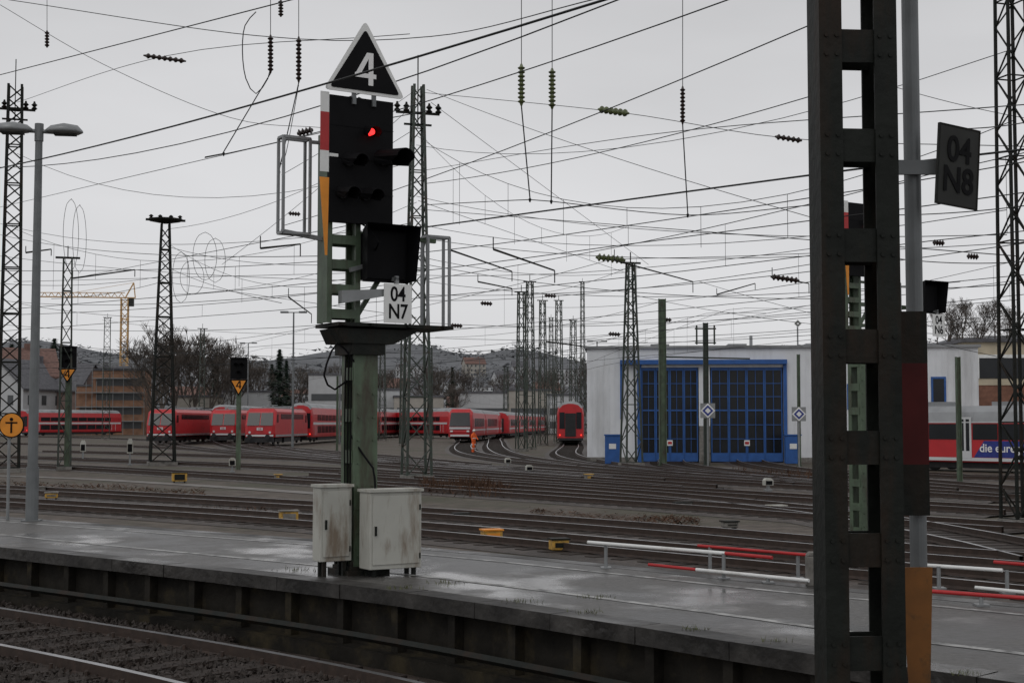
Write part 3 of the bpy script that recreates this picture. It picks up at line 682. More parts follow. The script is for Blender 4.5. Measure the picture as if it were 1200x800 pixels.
# ---------------------------------------------------------------- trains
def wheelset(rt,ys,r=.45,x=.75):
    for y in ys:
        g=MB()
        for dy in(-1.25,1.25):
            for s in(-1,1): g.tube((s*(x-.06),y+dy,r+.17),(s*(x+.08),y+dy,r+.17),r,n=14)
            g.tube((-x,y+dy,r+.17),(x,y+dy,r+.17),.09)
        for s in(-1,1): g.box(s*.95-.1,s*.95+.1,y-1.9,y+1.9,.45,.85)
        part('bogie',g,['under'],rt)
def loco(label):
    rt=thing('locomotive',label,'locomotive',(0,0,0),0,'parked red locomotives'); L=9.4
    side=[(-L+.12,.95),(-L,1.3),(-L,2.15),(-L+.65,3.45),(-L+1.0,3.78),(L-1.0,3.78),(L-.65,3.45),(L,2.15),(L,1.3),(L-.12,.95)]
    g=MB(); vs=[]
    def ring(x,inset,drop):
        return [(x,y*(1-inset/L),min(z,3.78-drop) if z>3 else z) for y,z in side]
    rs=[ring(-1.49,.25,.32),ring(-1.2,0,0),ring(1.2,0,0),ring(1.49,.25,.32)]; n=len(side)
    for r in rs: vs+=r
    g.add(vs,[(k*n+i,k*n+(i+1)%n,(k+1)*n+(i+1)%n,(k+1)*n+i) for k in range(3) for i in range(n)]+[tuple(range(n))[::-1],tuple(range(3*n,4*n))]); part('body',g,['train'],rt)
    for s in(-1,1):
        g=MB()
        for xa,xb in((-1.28,-.05),(.05,1.28)):
            ya=s*(L+.06); yb=s*(L-.52)
            g.add([(xa,ya,2.1),(xb,ya,2.1),(xb*.95,yb,3.35),(xa*.95,yb,3.35),(xa,ya-s*.25,2.1),(xb,ya-s*.25,2.1),(xb*.95,yb-s*.25,3.35),(xa*.95,yb-s*.25,3.35)],BF)
        part('windscreen',g,['glass'],rt)
    for s in(-1,1):
        g=MB(); ya,yb=sorted((s*(L+.005),s*(L+.04)))
        g.box(-1.35,1.35,ya,yb,1.02,1.20,0); g.box(-.3,.3,ya,yb,1.62,1.9,0)
        part('front_marking',g,['trainw'],rt)
    text('front_logo','DB',.27,'train',rt,(0,-L-.06,1.76))
    g=MB()
    for s in(-1,1):
        for x in(-1.0,1.0): g.tube((x,s*L,1.42),(x,s*(L+.05),1.42),.12,n=10)
    part('headlight',g,['trainw'],rt,split=True)
    g=MB()
    for s in(-1,1):
        for x in(-.88,.88): g.lathe((x,s*L,1.0),(x,s*(L+.62),1.0),[(0,.07),(.88,.07),(.89,.24),(1,.24)],12)
    part('buffer',g,['under'],rt,split=True)
    g=MB()
    for s in(-1,1): g.box(-1.4,1.4,min(s*L,s*(L+.2)),max(s*L,s*(L+.2)),.45,.9)
    g.box(-1.2,1.2,-3,3,.4,.95); part('underframe',g,['under'],rt)
    g=MB(); g.box(-1.15,1.15,-8.0,8.0,3.785,3.87); g.box(-.8,.8,-2,2,3.87,4.05)
    for y in(-5.5,5.5):
        g.beam((0,y-1.2,4.0),(0,y+.9,4.12),.06); g.beam((-.8,y+.9,4.14),(.8,y+.9,4.14),.07); g.beam((-.4,y-.9,3.9),(0,y-1.2,4.05),.05); g.beam((.4,y-.9,3.9),(0,y-1.2,4.05),.05)
        for x in(-.5,.5): g.lathe((x,y,3.85),(x,y,4.08),[(0,.06),(.3,.12),(.6,.07),(.8,.12),(1,.05)],8)
    part('roof_equipment',g,['trainroof'],rt)
    g=MB()
    for x in(-1.52,1.52):
        for s in(-1,1): g.box(min(x,x*.975),max(x,x*.975),s*8-.35,s*8+.35,2.4,3.2,0)
        g.box(min(x,x*.975),max(x,x*.975),-6.3,6.3,2.75,3.25,0)
    part('side_window',g,['glass'],rt,split=True)
    g=MB()
    for x in(-1.515,1.515): g.box(min(x,x*.98),max(x,x*.98),-9,9,1.0,1.18)
    part('side_stripe',g,['trainroof'],rt,split=True)
    wheelset(rt,(-5.2,5.2),.55); return rt
def coach(label,L=26.4,H=4.6,double=True,name='passenger_coach',grp='parked red coaches',ends_=True):
    rt=thing(name,label,'train coach',(0,0,0),0,grp)
    prof=[(-1.35,.75),(-1.4,1.0),(-1.4,H-1.3),(-1.25,H-.55),(-.85,H-.15),(-.3,H),(.3,H),(.85,H-.15),(1.25,H-.55),(1.4,H-1.3),(1.4,1.0),(1.35,.75)]
    g=MB(); h=L/2; n=len(prof)
    ends=[(-h,.93),(-h+.35,1.0),(h-.35,1.0),(h,.93)]
    vs=[]
    for y,s in ends: vs+=[(x*s,y,.75+(z-.75)*(s if z>2 else 1)) for x,z in prof]
    fs=[];mi=[]
    for k in range(3):
        for i in range(n):
            fs.append((k*n+i,k*n+(i+1)%n,(k+1)*n+(i+1)%n,(k+1)*n+i)); mi.append(1 if 2<=i<=8 and k==1 and (i in(3,4,5,6,7)) else (1 if 3<=i<=7 else 0))
    g.add(vs,fs+[tuple(range(n)),tuple(range(3*n,4*n))[::-1]]); g.m=mi+[0,0]; part('body',g,['train','trainroof'],rt)
    rows=((1.2,2.0),(2.62,3.28)) if double else ((1.9,2.9),)
    for s in(-1,1):
        xa=s*1.402; xb=s*1.425
        for z0,z1 in rows:
            g=MB(); g.box(min(xa,xb),max(xa,xb),-h+3.2,h-3.5,z0,z1); part('window_band',g,['glass'],rt)
    g=MB()
    for s in(-1,1):
        xa=s*1.402; xb=s*1.422; g.box(min(xa,xb),max(xa,xb),-h+.4,h-.4,2.14,2.42) if double else g.box(min(xa,xb),max(xa,xb),-h+.4,h-.4,1.4,1.6)
        for y in(-h+2.2,h-2.6): g.box(min(xa,xb),max(xa,xb),y-.6,y-.52,.95,2.9 if not double else 2.13); g.box(min(xa,xb),max(xa,xb),y+.52,y+.6,.95,2.9 if not double else 2.13)
        for z0,z1 in rows:
            y=-h+3.2+2.4; xc=s*1.432
            while y<h-3.6: g.box(min(xa,xc),max(xa,xc),y,y+.12,z0,z1,1); y+=2.55
    part('stripe',g,['trainw','train'],rt)
    for s in(-1,1):
        g=MB(); g.box(-.56,.56,s*h-.06,s*h+.06,.95,3.35 if double else 3.0); part('gangway',g,['under'],rt)
        if double:
            for x0,x1 in((-1.14,-.60),(.60,1.14)):
                g=MB(); g.box(x0,x1,s*h-.04,s*h+.04,1.75,3.45); part('end_window',g,['glass'],rt)
    g=MB(); g.box(-1.2,1.2,-h+4.5,h-4.5,.35,.75)
    for s in(-1,1): g.box(-1.3,1.3,s*h-.15,s*h+.15,.55,.8)
    part('underframe',g,['under'],rt)
    if ends_:
        g=MB()
        for x in(-1.1,1.1): g.tube((x,-h-.01,1.1),(x,-h-.05,1.1),.09,n=10)
        part('tail_lamp',g,['headl'],rt,split=True)
    wheelset(rt,(-h+3.4,h-3.4),.42); return rt
L1=loco('parked red electric locomotive at the head of a siding'); x=W(188,HY,150).x
L1.location=(x,160,.02); L1.rotation_euler=(0,0,-.02)
x=W(260,HY,156).x; L2=copytree(L1,(x,166,.02),0)
x=W(304,HY,140).x; L3=copytree(L1,(x+.3,149.5,.02),-.03,label='parked red electric locomotive coupled to double-deck coaches')
x2=W(222,HY,170).x; copytree(L1,(x2,178,.02),.0)
C=coach('red double-deck passenger coach with grey roof in a siding')
C.location=(x+1.5,149.5+9.9+13.8,.02); C.rotation_euler=(0,0,-.035)
yy=149.5+9.9+13.8
for k in range(1,6):
    yy+=27.0; copytree(C,(x+1.5+.04*27*k+.012*k*k*27/3,yy,.02),-.04-.006*k)
a=Vector((W(412,HY,262).x,262,0)); b=Vector((W(535,HY,214).x,214,0))
for k in range(2):
    c=a.lerp(b,.25+.5*k); copytree(C,(c.x,c.y,.02),math.atan2(-(b-a).x,(b-a).y))
a=Vector((W(-75,HY,218).x,218,0)); b=Vector((W(136,HY,262).x,262,0))
dr_=(b-a).normalized(); q=b-dr_*13.4
while (q-a).length>8 and q.x>a.x-5:
    copytree(C,(q.x,q.y,.02),math.atan2(-dr_.x,dr_.y)); q=q-dr_*27
x=W(669,HY,147).x; copytree(C,(x+.5,160.5,.02),-.04,label='red double-deck coach end seen head on beside the shed')
copytree(C,(x+1.6,188,.02),-.04)
x=W(262,HY,180).x; copytree(C,(x+.6,190,.02),-.02)
def emu():
    rt=coach('red electric multiple unit with dark windscreen and pale nose',L=22,H=4.1,double=False,name='electric_multiple_unit',grp='parked multiple units',ends_=False)
    h=11
    side=[(-h-1.5,.7),(-h-1.75,1.3),(-h-1.6,2.0),(-h-.8,3.3),(-h-.1,3.95),(-h+.5,4.0),(-h+.5,.7)]
    n=len(side); vs=[]
    for x,s in((-1.38,.55),(-1.05,.95),(1.05,.95),(1.38,.55)): vs+=[(x,-h+(y+h)*s if y<-h else y,z if (abs(x)<1.2 or z<3.5) else z-.35) for y,z in side]
    g=MB(); g.add(vs,[(k*n+i,k*n+(i+1)%n,(k+1)*n+(i+1)%n,(k+1)*n+i) for k in range(3) for i in range(n)]+[tuple(range(n))[::-1],tuple(range(3*n,4*n))]); part('cab',g,['train'],rt)
    g=MB(); g.add([(-1.22,-h-1.64,1.95),(1.22,-h-1.64,1.95),(1.08,-h-.78,3.55),(-1.08,-h-.78,3.55),(-1.22,-h-1.2,1.95),(1.22,-h-1.2,1.95),(1.08,-h-.5,3.55),(-1.08,-h-.5,3.55)],BF); part('windscreen',g,['glass'],rt)
    g=MB(); g.box(-1.2,1.2,-h-1.74,-h-1.4,1.62,1.86); g.box(-1.1,1.1,-h-1.72,-h-1.4,.78,1.0); part('front_panel',g,['trainw'],rt)
    g=MB()
    for x in(-.95,.95): g.box(x-.15,x+.15,-h-1.76,-h-1.5,1.3,1.48)
    part('headlight',g,['white'],rt,split=True); return rt
E=emu(); x=W(545,HY,165).x; E.location=(x,178,.02); E.rotation_euler=(0,0,-.05)
C2=coach('red single-deck multiple unit car with dark windows',L=22,H=4.1,double=False,grp='parked multiple units',ends_=False)
px0=Vector((x,178,0))+Vector((math.sin(.06),math.cos(.06),0))*22.6; C2.location=(px0.x,px0.y,.02); C2.rotation_euler=(0,0,-.07)
for k in range(1,5):
    px0=px0+Vector((math.sin(.07+.012*k),math.cos(.07+.012*k),0))*22.6; copytree(C2,(px0.x,px0.y,.02),-.075-.012*k)
x=W(592,HY,215).x
for k in range(3): copytree(C2,(x+1.7*k,226+22.6*k,.02),-.07)
# railcar
a=Vector((W(1000,HY,74.5).x,74.5,0)); b=Vector((W(1330,HY,63.5).x,63.5,0)); dv=(b-a); ang=math.atan2(dv.y,dv.x); Lr=dv.length
rt=thing('railcar','red diesel railcar with white doors and blue end','train',(a.x,a.y,-.08),ang); HH=3.30
g=MB(); prof=[(.1,.55),(0,.8),(0,2.5),(.22,3.0),(.6,HH),(2.2,HH),(2.58,3.0),(2.8,2.5),(2.8,.8),(2.7,.55)]
n=len(prof); vs=[(x,y,z) for x,s in((0,.8),(1.2,1),(Lr,1)) for y,z in [((yy-1.4)*s+1.4,.55+(zz-.55)*(s*.2+.8)) for yy,zz in prof]]
fs=[(k*n+i,k*n+(i+1)%n,(k+1)*n+(i+1)%n,(k+1)*n+i) for k in range(2) for i in range(n)]
g.add(vs,fs+[tuple(range(n)),tuple(range(2*n,3*n))[::-1]]); g.m=[1 if i in(2,3,4,5,6) else 0 for k in range(2) for i in range(n)]+[0,0]; part('body',g,['train','trainroof'],rt)
def lx(px):
    u=(px-600)/F; dx_,dy_=dv.x/Lr,dv.y/Lr
    return (u*a.y-a.x)/(dx_-u*dy_)
g=MB()
for p0,p1 in((1022,1050),(1053,1082),(1088,1121),(1139,1168),(1171,1215),(1225,1260)): g.box(lx(p0),lx(p1),-.025,-.002,1.66,2.42)
part('window',g,['glass'],rt,split=True)
x0,x1=lx(1122.5),lx(1137.5); g=MB(); g.box(x0,x0+.1,-.035,-.003,.75,2.75); g.box(x1-.1,x1,-.035,-.003,.75,2.75); g.box((x0+x1)/2-.05,(x0+x1)/2+.05,-.036,-.003,.75,2.65); g.box(x0+.1,x1-.1,-.034,-.003,2.65,2.75); g.box(x0+.1,x1-.1,-.03,-.003,.76,1.1)
dr=part('door',g,['trainw'],rt)
g=MB(); g.box(x0+.1,x1-.1,-.02,-.002,1.1,2.65); part('door_window',g,['glass'],dr)
g=MB(); g.prism([(lx(1140),.8),(Lr,.8),(Lr,1.6),(lx(1152),1.6)],-.012,-.003); part('livery_panel',g,['rbblue'],rt)
g=MB(); g.box(0.4,Lr,-.02,-.0005,.62,.78); g.box(.4,Lr,-.021,-.0005,2.47,2.52); part('stripe',g,['trainw'],rt,split=True)
text('side_lettering','die euregiobahn',.56,'lettW',rt,(lx(1147),-.045,1.24),align='LEFT',bold=.008)
g=MB(); g.box(1.0,Lr,.3,2.5,.25,.55); part('underframe',g,['under'],rt)
for xx in(2.5,10,16):
    g=MB()
    for q in(0,1.9): g.tube((xx+q,.5,.5),(xx+q,.65,.5),.4,n=14); g.tube((xx+q,2.1,.5),(xx+q,2.3,.5),.4,n=14)
    part('bogie',g,['under'],rt)
g=MB(); g.box(3,5,.7,2.1,HH,HH+.22); g.box(7.5,10,.7,2.1,HH,HH+.2); part('roof_equipment',g,['trainroof'],rt,split=True)
# ---------------------------------------------------------------- engine shed
sx=W(688,HY,87).x; rt=thing('engine_shed','white clad engine shed with two large blue glazed doors','building',(sx,87,0),-math.radians(4.6))
k=.0518
def X(px): return (px-688)*k
def Zs(py): return 2.4+(495-py)*k
Wd=X(1140); D=30; dz=5.75
g=MB()
g.box(0,X(751),0,.3,0,Zs(408)); g.box(X(751),X(917),0,.3,dz,Zs(408)); g.box(X(819),X(832),0,.3,0,dz); g.box(X(917),Wd,0,.3,0,Zs(408))
g.box(0,.3,.3,D,0,Zs(408)); g.box(Wd-.3,Wd,.3,D,0,Zs(408)); g.box(.3,Wd-.3,D-.3,D,0,Zs(408))
x=.25
while x<Wd:
    if x<X(745) or x>X(925): g.box(x,x+.05,-.03,.0,.3,Zs(408)-.1)
    x+=.35
part('wall',g,['wallw'],rt)
g=MB(); g.box(-.15,Wd+.15,-.15,D+.1,Zs(408),Zs(408)+.16)
for x in(4,9,14,19): g.box(x,x+1.2,6,8,Zs(408)+.16,Zs(408)+.6)
g.tube((16.5,3,Zs(408)),(16.5,3,Zs(408)+1.3),.12); g.tube((10.3,4,Zs(408)),(10.3,4,Zs(408)+1.0),.1); part('roof',g,['trainroof'],rt)
g=MB(); g.box(X(727),X(921),-.4,-.03,dz+.18,dz+.45); g.box(X(747),X(752),-.12,-.031,0.0,dz+.17); g.box(X(917),X(921),-.12,-.031,0,dz+.17); g.box(X(727),X(730),-.12,-.031,2.6,dz+.17); part('door_surround',g,['blue'],rt,'blue steel surround and canopy')
g=MB(); g.box(.0,X(746),-.04,-.031,0,.3); g.box(X(922),Wd,-.04,-.031,0,.3); part('plinth',g,['conc'],rt,split=True)
g=MB(); g.box(X(819),X(832),-.05,-.001,0.01,2.2); part('door_pier',g,['conc'],rt)
for (p0,p1) in((752,818),(833,916)):
    x0,x1=X(p0),X(p1); n=4; w=(x1-x0)/n
    g=MB(); g.box(x0,x1,.10,.14,0.02,dz)
    dd=MB()
    for i in range(n):
        a0=x0+i*w; a1=a0+w
        dd.box(a0+.01,a0+.075,.02,.095,.05,dz-.02); dd.box(a1-.075,a1-.01,.02,.095,.05,dz-.02); dd.box((a0+a1)/2-.015,(a0+a1)/2+.015,.05,.095,.6,dz-.1)
        for z,hh in((.05,.52),(1.4,.04),(2.25,.04),(3.1,.09),(3.95,.04),(4.75,.04),(5.56,.17)): dd.box(a0+.075,a1-.075,.04,.09,z,z+hh)
    do=part('door',dd,['blue'],rt,'blue folding door with small panes')
    part('window',g,['glass'],do)
    xm=(x0+x1)/2; g=MB(); g.box(xm-.17,xm+.17,-.0,.018,1.0,1.34,1); g.box(xm-.12,xm+.12,-.01,-.001,1.09,1.25,0); part('door_sign',g,['red','white'],do)
for p0,p1,y0,y1 in((1086,1103,442,478),(950,975,450,480),(990,1020,450,480)):
    g=MB(); g.box(X(p0),X(p1),-.06,-.035,Zs(y1),Zs(y0)); wf=part('window',g,['blue'],rt)
    g=MB(); g.box(X(p0)+.12,X(p1)-.12,-.075,-.062,Zs(y1)+.12,Zs(y0)-.12); part('window_pane',g,['glass'],wf)
for px in(718,929):
    b=G(px,544); r2=thing('blue_cabinet','blue steel cabinet in front of the shed','cabinet',b,-.08,'blue cabinets by the shed')
    g=MB(); g.box(-.44,.44,-.4,.4,.05,1.65); part('cabinet_body',g,['blue'],r2,bevel=.03)
    g=MB(); g.box(-.48,.48,-.44,.44,1.65,1.73); part('lid',g,['blue'],r2)
    g=MB(); g.box(-.2,.2,-.42,-.405,.9,1.2); part('label_plate',g,['white'],r2)
for px,py,yb,sz in((830,481,547,.80),(937,485,548,.75),(948,379,None,.5)):
    b=G(px,yb) if yb else None
    if b is None: d=86; b=Vector((W(px,HY,d).x,d+3,ZZ(404,d)))
    d=b.y; z=ZZ(py,d)-b.z
    r2=thing('diamond_sign','square grey sign plate with blue and white diamond on a post','sign',b,0,'diamond signs')
    g=MB(); g.tube((0,.08,0),(0,.08,z+.2),.05); part('post',g,['grey'],r2)
    if sz>.6:
        g=MB(); g.box(-sz/2,sz/2,0,.03,z-sz/2,z+sz/2); part('sign_plate',g,['grey'],r2)
    q=sz*.5
    g=MB(); g.prism([(0,z-q),(q,z),(0,z+q),(-q,z)],-.02,-.005); part('diamond',g,['white'],r2)
    g=MB(); g.prism([(0,z-q*.75),(q*.75,z),(0,z+q*.75),(-q*.75,z)],-.03,-.022); part('diamond_face',g,['rbblue' if sz>.6 else 'whiteD'],r2)
    g=MB(); g.prism([(0,z-q*.4),(q*.4,z),(0,z+q*.4),(-q*.4,z)],-.04,-.032); part('diamond_centre',g,['white'],r2)
# ---------------------------------------------------------------- houses
def house(w,dp,h,roofh,wm,rm,label,flat=False,rows=2,cols=4):
    r=thing('house',label,'house',(0,0,0),0,'houses of the town')
    g=MB(); g.box(-w/2,w/2,-dp/2,dp/2,-3,h)
    if not flat: g.prism([(-dp/2,h),(dp/2,h),(0,h+roofh)],-w/2,w/2,'x')
    part('wall',g,[wm],r)
    g=MB()
    if flat: g.box(-w/2-.2,w/2+.2,-dp/2-.2,dp/2+.2,h+.01,h+.35)
    else:
        for s in(-1,1):
            a=(s*(dp/2+.5),h-.35); b_=(0,h+roofh+.08); nrm=.25
            g.prism([a,(a[0],a[1]+nrm),(0,b_[1]+nrm),(0,b_[1])],-w/2-.4,w/2+.4,'x')
        g.box(w*.2,w*.2+.8,-.4,.4,h+roofh*.6,h+roofh+1.0)
    part('roof',g,[rm],r)
    g=MB()
    for i in range(cols):
        for j in range(rows):
            x=-w/2+w*(i+.5)/cols; z=h*(j+.5)/rows
            g.box(x-.5,x+.5,-dp/2-.04,-dp/2-.005,z-.7,z+.7)
            if j and not flat and i<2: g.box(-w/2-.04,-w/2-.005,-dp/4+i*dp/2-.5,-dp/4+i*dp/2+.5,z-.7,z+.7)
    part('window',g,['hwin'],r); return r
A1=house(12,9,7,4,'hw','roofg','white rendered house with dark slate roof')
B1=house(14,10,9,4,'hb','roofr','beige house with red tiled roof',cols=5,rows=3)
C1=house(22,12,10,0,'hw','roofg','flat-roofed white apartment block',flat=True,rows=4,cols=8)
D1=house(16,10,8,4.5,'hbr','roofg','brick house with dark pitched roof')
protos=[A1,B1,C1,D1]; firstuse=[True]*4
def putH(i,px,d,rz=0,s=1.0):
    x=W(px,HY,d).x; zz=hz(x,d) if d>265 else 0
    zz=max(zz,-.3)
    if firstuse[i]:
        o=protos[i]; o.location=(x,d,zz); o.rotation_euler=(0,0,rz); o.scale=(s,)*3; firstuse[i]=False
    else: copytree(protos[i],(x,d,zz),rz,s)
for t in((0,30,286,1.2,1.35),(3,60,292,-.2,1.15),(1,4,290,.5,1.35),(3,100,350,.1,1.3),(1,90,430,.2,.9),(2,385,480,.15,1.1),(0,425,520,.3,.9),(1,350,600,-.2,.9),(0,300,520,.2,.8),(1,462,700,.1,1.0),(2,575,720,-.1,.8),(0,530,800,.3,1.0),(3,600,640,.1,1),(1,640,700,.3,.9),(0,500,560,.5,.8),(2,660,900,.1,1.),(0,265,640,.1,1),(1,222,560,.2,1),(3,330,430,-.1,.8),(0,560,560,0,.9),(1,430,480,.4,.8),(0,-30,360,.2,1),(2,480,1000,.1,.9),(0,610,1100,.1,1.1),(1,555,1050,.3,1.1),(0,395,900,0,1.2),(2,240,1000,.1,1),(0,590,850,.4,1),(2,520,620,.2,.7),(0,455,430,.2,.9),(1,545,450,.1,.8),(0,620,480,.3,.9)):
    putH(*t)
r=thing('warehouse','beige two-storey railway building with bands of windows','building',(W(1132,HY,104).x,104,0),-.06)
h=ZZ(401,104)
g=MB(); g.box(0,24,0,14,0,h*.62,1); g.box(-.05,24.05,-.05,14.05,h*.62,h,0); part('wall',g,['beige','brick'],r)
g=MB(); g.box(-.3,24.3,-.3,14.3,h,h+.25); part('roof',g,['roofg'],r)
g=MB(); g.box(.6,23,-.1,-.055,h*.68,h*.86); wb_=part('window',g,['glass'],r)
g=MB()
for i in range(16): g.box(.9+i*1.45,1.0+i*1.45,-.13,-.101,h*.68,h*.86)
g.box(.5,23.1,-.13,-.102,h*.86,h*.89); part('window_frame',g,['white'],wb_)
for px,d,w,hh,m,sc in((143,284,10,12.6,'hor',True),(115,284,7,9.5,'hor',True),(388,292,9,12,'hw',False),(422,292,6,9,'hw',False),(572,300,12,8.5,'hw',False),(618,300,9,9,'hb',False),(655,300,6,8,'hw',False),(490,292,10,7.5,'hb',False),(455,296,7,9,'hw',False),(240,290,11,7.5,'hb',False),(290,290,9,8.5,'hw',False)):
    x=W(px,HY,d).x; r=thing('block_building','orange-brown brick building in scaffolding behind the yard' if sc else ('pale flat-roofed block behind the parked trains' if m=='hw' else 'beige flat-roofed block behind the parked trains'),'building',(x,d,0),.1,'blocks behind the yard')
    g=MB(); g.box(-w/2,w/2,-4,4,-1,hh); part('wall',g,[m],r)
    g=MB(); g.box(-w/2-.2,w/2+.2,-4.2,4.2,hh,hh+.4); part('roof',g,['roofg'],r)
    g=MB(); st_=int((hh-1.2)/2.8)
    for j in range(st_):
        g.box(-w/2+.6,w/2-.6,-4.05,-4.005,1.2+j*2.8,2.6+j*2.8)
    part('window',g,['hwin'],r,split=True)
    if sc:
        g=MB()
        for j in range(int(w/2)+1): g.tube((-w/2+j*2,-5,-.5),(-w/2+j*2,-5,hh+1),.07,n=5)
        for j in range(st_+1): g.box(-w/2,w/2,-5.2,-4.3,2.6+j*2.8,2.75+j*2.8)
        part('scaffolding',g,['grey'],r)
# ---------------------------------------------------------------- trees
def baretree(seed,H=16,depth=6):
    rnd=random.Random(seed); tr=MB(); cr=MB()
    def rec(p,dirv,L,r,lev):
        q=p+dirv*L; (tr if lev==0 else cr).tube(p,q,r,r*.68,n=5 if lev<2 else 3,cap=False)
        if lev>=depth: return
        nb=3
        for i in range(nb):
            v=Vector((rnd.uniform(-1,1),rnd.uniform(-1,1),rnd.uniform(-.15,.9)))
            nd=(dirv*.9+v*.75).normalized(); rec(q,nd,L*rnd.uniform(.62,.86),max(.024,r*.6),lev+1)
        if lev<3:
            nd=(dirv+Vector((rnd.uniform(-.9,.9),rnd.uniform(-.9,.9),.1))).normalized(); rec(p+dirv*L*.6,nd,L*.6,max(.024,r*.45),lev+2)
    rec(Vector((0,0,-.5)),Vector((0,0,1)),H*.24,H*.017,0)
    top=max(v[2] for v in cr.v)
    r=thing('bare_tree','leafless winter tree with fine brown twigs','tree',(0,0,0),0,'bare trees behind the yard')
    part('trunk',tr,['bark'],r); part('crown',cr,['bark'],r); return r,top
TT=[baretree(3),baretree(11),baretree(29)]
tl=[(180,270,382),(205,272,374),(228,275,382),(246,275,392),(190,268,400),(272,280,412),(300,300,418),(20,330,412),(360,300,428),(405,330,422),(440,310,432),(465,330,424),(520,330,422),(548,345,428),(600,330,430),(652,310,426),(690,310,416),(380,360,430),(340,360,424),(505,360,424),(622,360,424),(1112,330,352),(1130,340,346),(1150,325,350),(1168,345,348),(1185,335,356),(1100,350,362),(45,310,420),(420,340,426),(215,300,388),(535,290,446),(80,330,415),(285,330,415),(250,300,405),(1125,320,368),(1145,318,372),(1178,322,370)]
for i,(px,d,yt) in enumerate(tl):
    x=W(px,HY,d).x; zb=max(0,hz(x,d)) if d>265 else 0; H=ZZ(yt,d)-zb; s=max(.3,H/TT[i%3][1])
    if i<3: o=TT[i][0]; o.location=(x,d,zb); o.scale=(s,s,s); o.rotation_euler=(0,0,i)
    else: copytree(TT[i%3][0],(x,d,zb),i*1.7,s)
def conifer(seed):
    rnd=random.Random(seed); g=MB(); t=MB(); t.tube((0,0,-.5),(0,0,14),.25,.04,n=6)
    for i in range(1500):
        z=rnd.uniform(1.5,14.5); R=(15-z)*.26*(.75+.35*math.sin(z*3)); a=rnd.uniform(0,6.28); rr=R*math.sqrt(rnd.random())
        c=Vector((rr*math.cos(a),rr*math.sin(a),z-rr*.25)); d=Vector((math.cos(a),math.sin(a),-.3))*.55; e=Vector((-math.sin(a),math.cos(a),rnd.uniform(-.3,.3)))*.2
        g.add([c-d*.5-e,c-d*.5+e,c+d],[(0,1,2)])
    r=thing('conifer_tree','dark green conifer behind the parked trains','tree',(0,0,0),0,'conifers'); part('trunk',t,['bark'],r); part('crown',g,['conif'],r); return r
cf=conifer(5)
for i,(px,d,yt) in enumerate(((327,280,406),(252,330,412),(318,310,424),(43,310,400),(62,330,393),(530,420,428),(12,320,400),(442,360,436),(335,300,420))):
    x=W(px,HY,d).x; zb=max(0,hz(x,d)); s=(ZZ(yt,d)-zb)/15
    if i==0: cf.location=(x,d,zb); cf.scale=(s,s,s)
    else: copytree(cf,(x,d,zb),i,s)
g=MB()
for k_ in range(7000):
    px=random.uniform(-60,760); d=random.uniform(298,360); x=(px-600)/F*d; hh=random.uniform(0,4.5)*(0.6+.7*noise.noise(Vector((x*.08,d*.05,0))))
    c=Vector((x,d,max(0,hz(x,d))+abs(hh))); r=random.uniform(.3,.8)
    g.add([c+Vector((random.uniform(-1,1),random.uniform(-1,1),random.uniform(-1,1)))*r for _ in range(3)],[(0,1,2)])
solo('undergrowth',g,['bush'],'brown leafless bushes behind the sidings','bushes',(0,0,0),kind='stuff',recalc=False)
g=MB()
for (px0,px1,y0,y1,n,hh) in((495,600,567,577,3200,.5),(860,960,552,558,600,.5),(200,440,593,600,1500,.14),(0,240,564,571,1500,.16),(620,820,597,606,1000,.10),(880,1100,582,588,700,.16)):
    for k_ in range(n):
        px=random.uniform(px0,px1); py=random.uniform(y0,y1)+(px-px0)*.05+random.gauss(0,1.5); c=G(px,py); h=random.uniform(.03,hh)*(.3+1.6*abs(noise.noise(c*.4)))
        a=Vector((random.uniform(-.25,.25),random.uniform(-.25,.25),h)); e=Vector((random.uniform(-.03,.03),random.uniform(-.03,.03),0))
        g.add([c-e,c+e,c+a],[(0,1,2)])
solo('dry_brush',g,['brush'],'reddish brown dry brush between the tracks','bushes',(0,0,0),kind='stuff',recalc=False)
g=MB()
for k_ in range(300):
    t=random.choice((((812,738)),((905,752)),((470,690)),((520,683)),((690,718)),((610,705)),((1130,790)),((350,668)),((700,700))))
    c=G(t[0]+random.gauss(0,10),t[1]+random.gauss(0,1.0),PZ); h=random.uniform(.01,.055)
    a=Vector((random.uniform(-.03,.03),random.uniform(-.03,.03),h)); e=Vector((.003,.002,0)); g.add([c-e,c+e,c+a],[(0,1,2)])
solo('grass_tufts',g,['grass'],'small weeds growing from platform joints','grass',(0,0,0),kind='stuff',recalc=False)
# ---------------------------------------------------------------- crane
d=420; b=Vector((W(144,HY,d).x,d,hz(W(144,HY,d).x,d))); rt=thing('tower_crane','yellow lattice tower crane above the town','crane',b,.15)
H=ZZ(350,d)-b.z; part('tower',lattice(H,2.0,2.0,.35,.22,2.2),['crane'],rt)
jl=(150-52)/F*d
g=MB()
for y in(-.6,.6): g.beam((-jl,y,H+.3),(3,y,H+.3),.25)
g.beam((-jl,0,H+1.5),(0,0,H+1.8),.22)
x=0
while x>-jl: g.beam((x,-.6,H+.3),(x-1,0,H+1.6),.14); g.beam((x-1,0,H+1.6),(x-2,.6,H+.3),.14); x-=2
part('jib',g,['crane'],rt)
g=MB(); g.beam((0,0,H),(2.5,0,H+4.8),.35); g.beam((3,0,H+.3),(2.5,0,H+4.8),.3); g.beam((2.5,0,H+4.8),(-jl*.6,0,H+1.6),.1); part('tower_peak',g,['crane'],rt)
g=MB(); g.box(.9,2.6,-1,1,H-2.2,H+.1); part('cab',g,['whiteD'],rt)
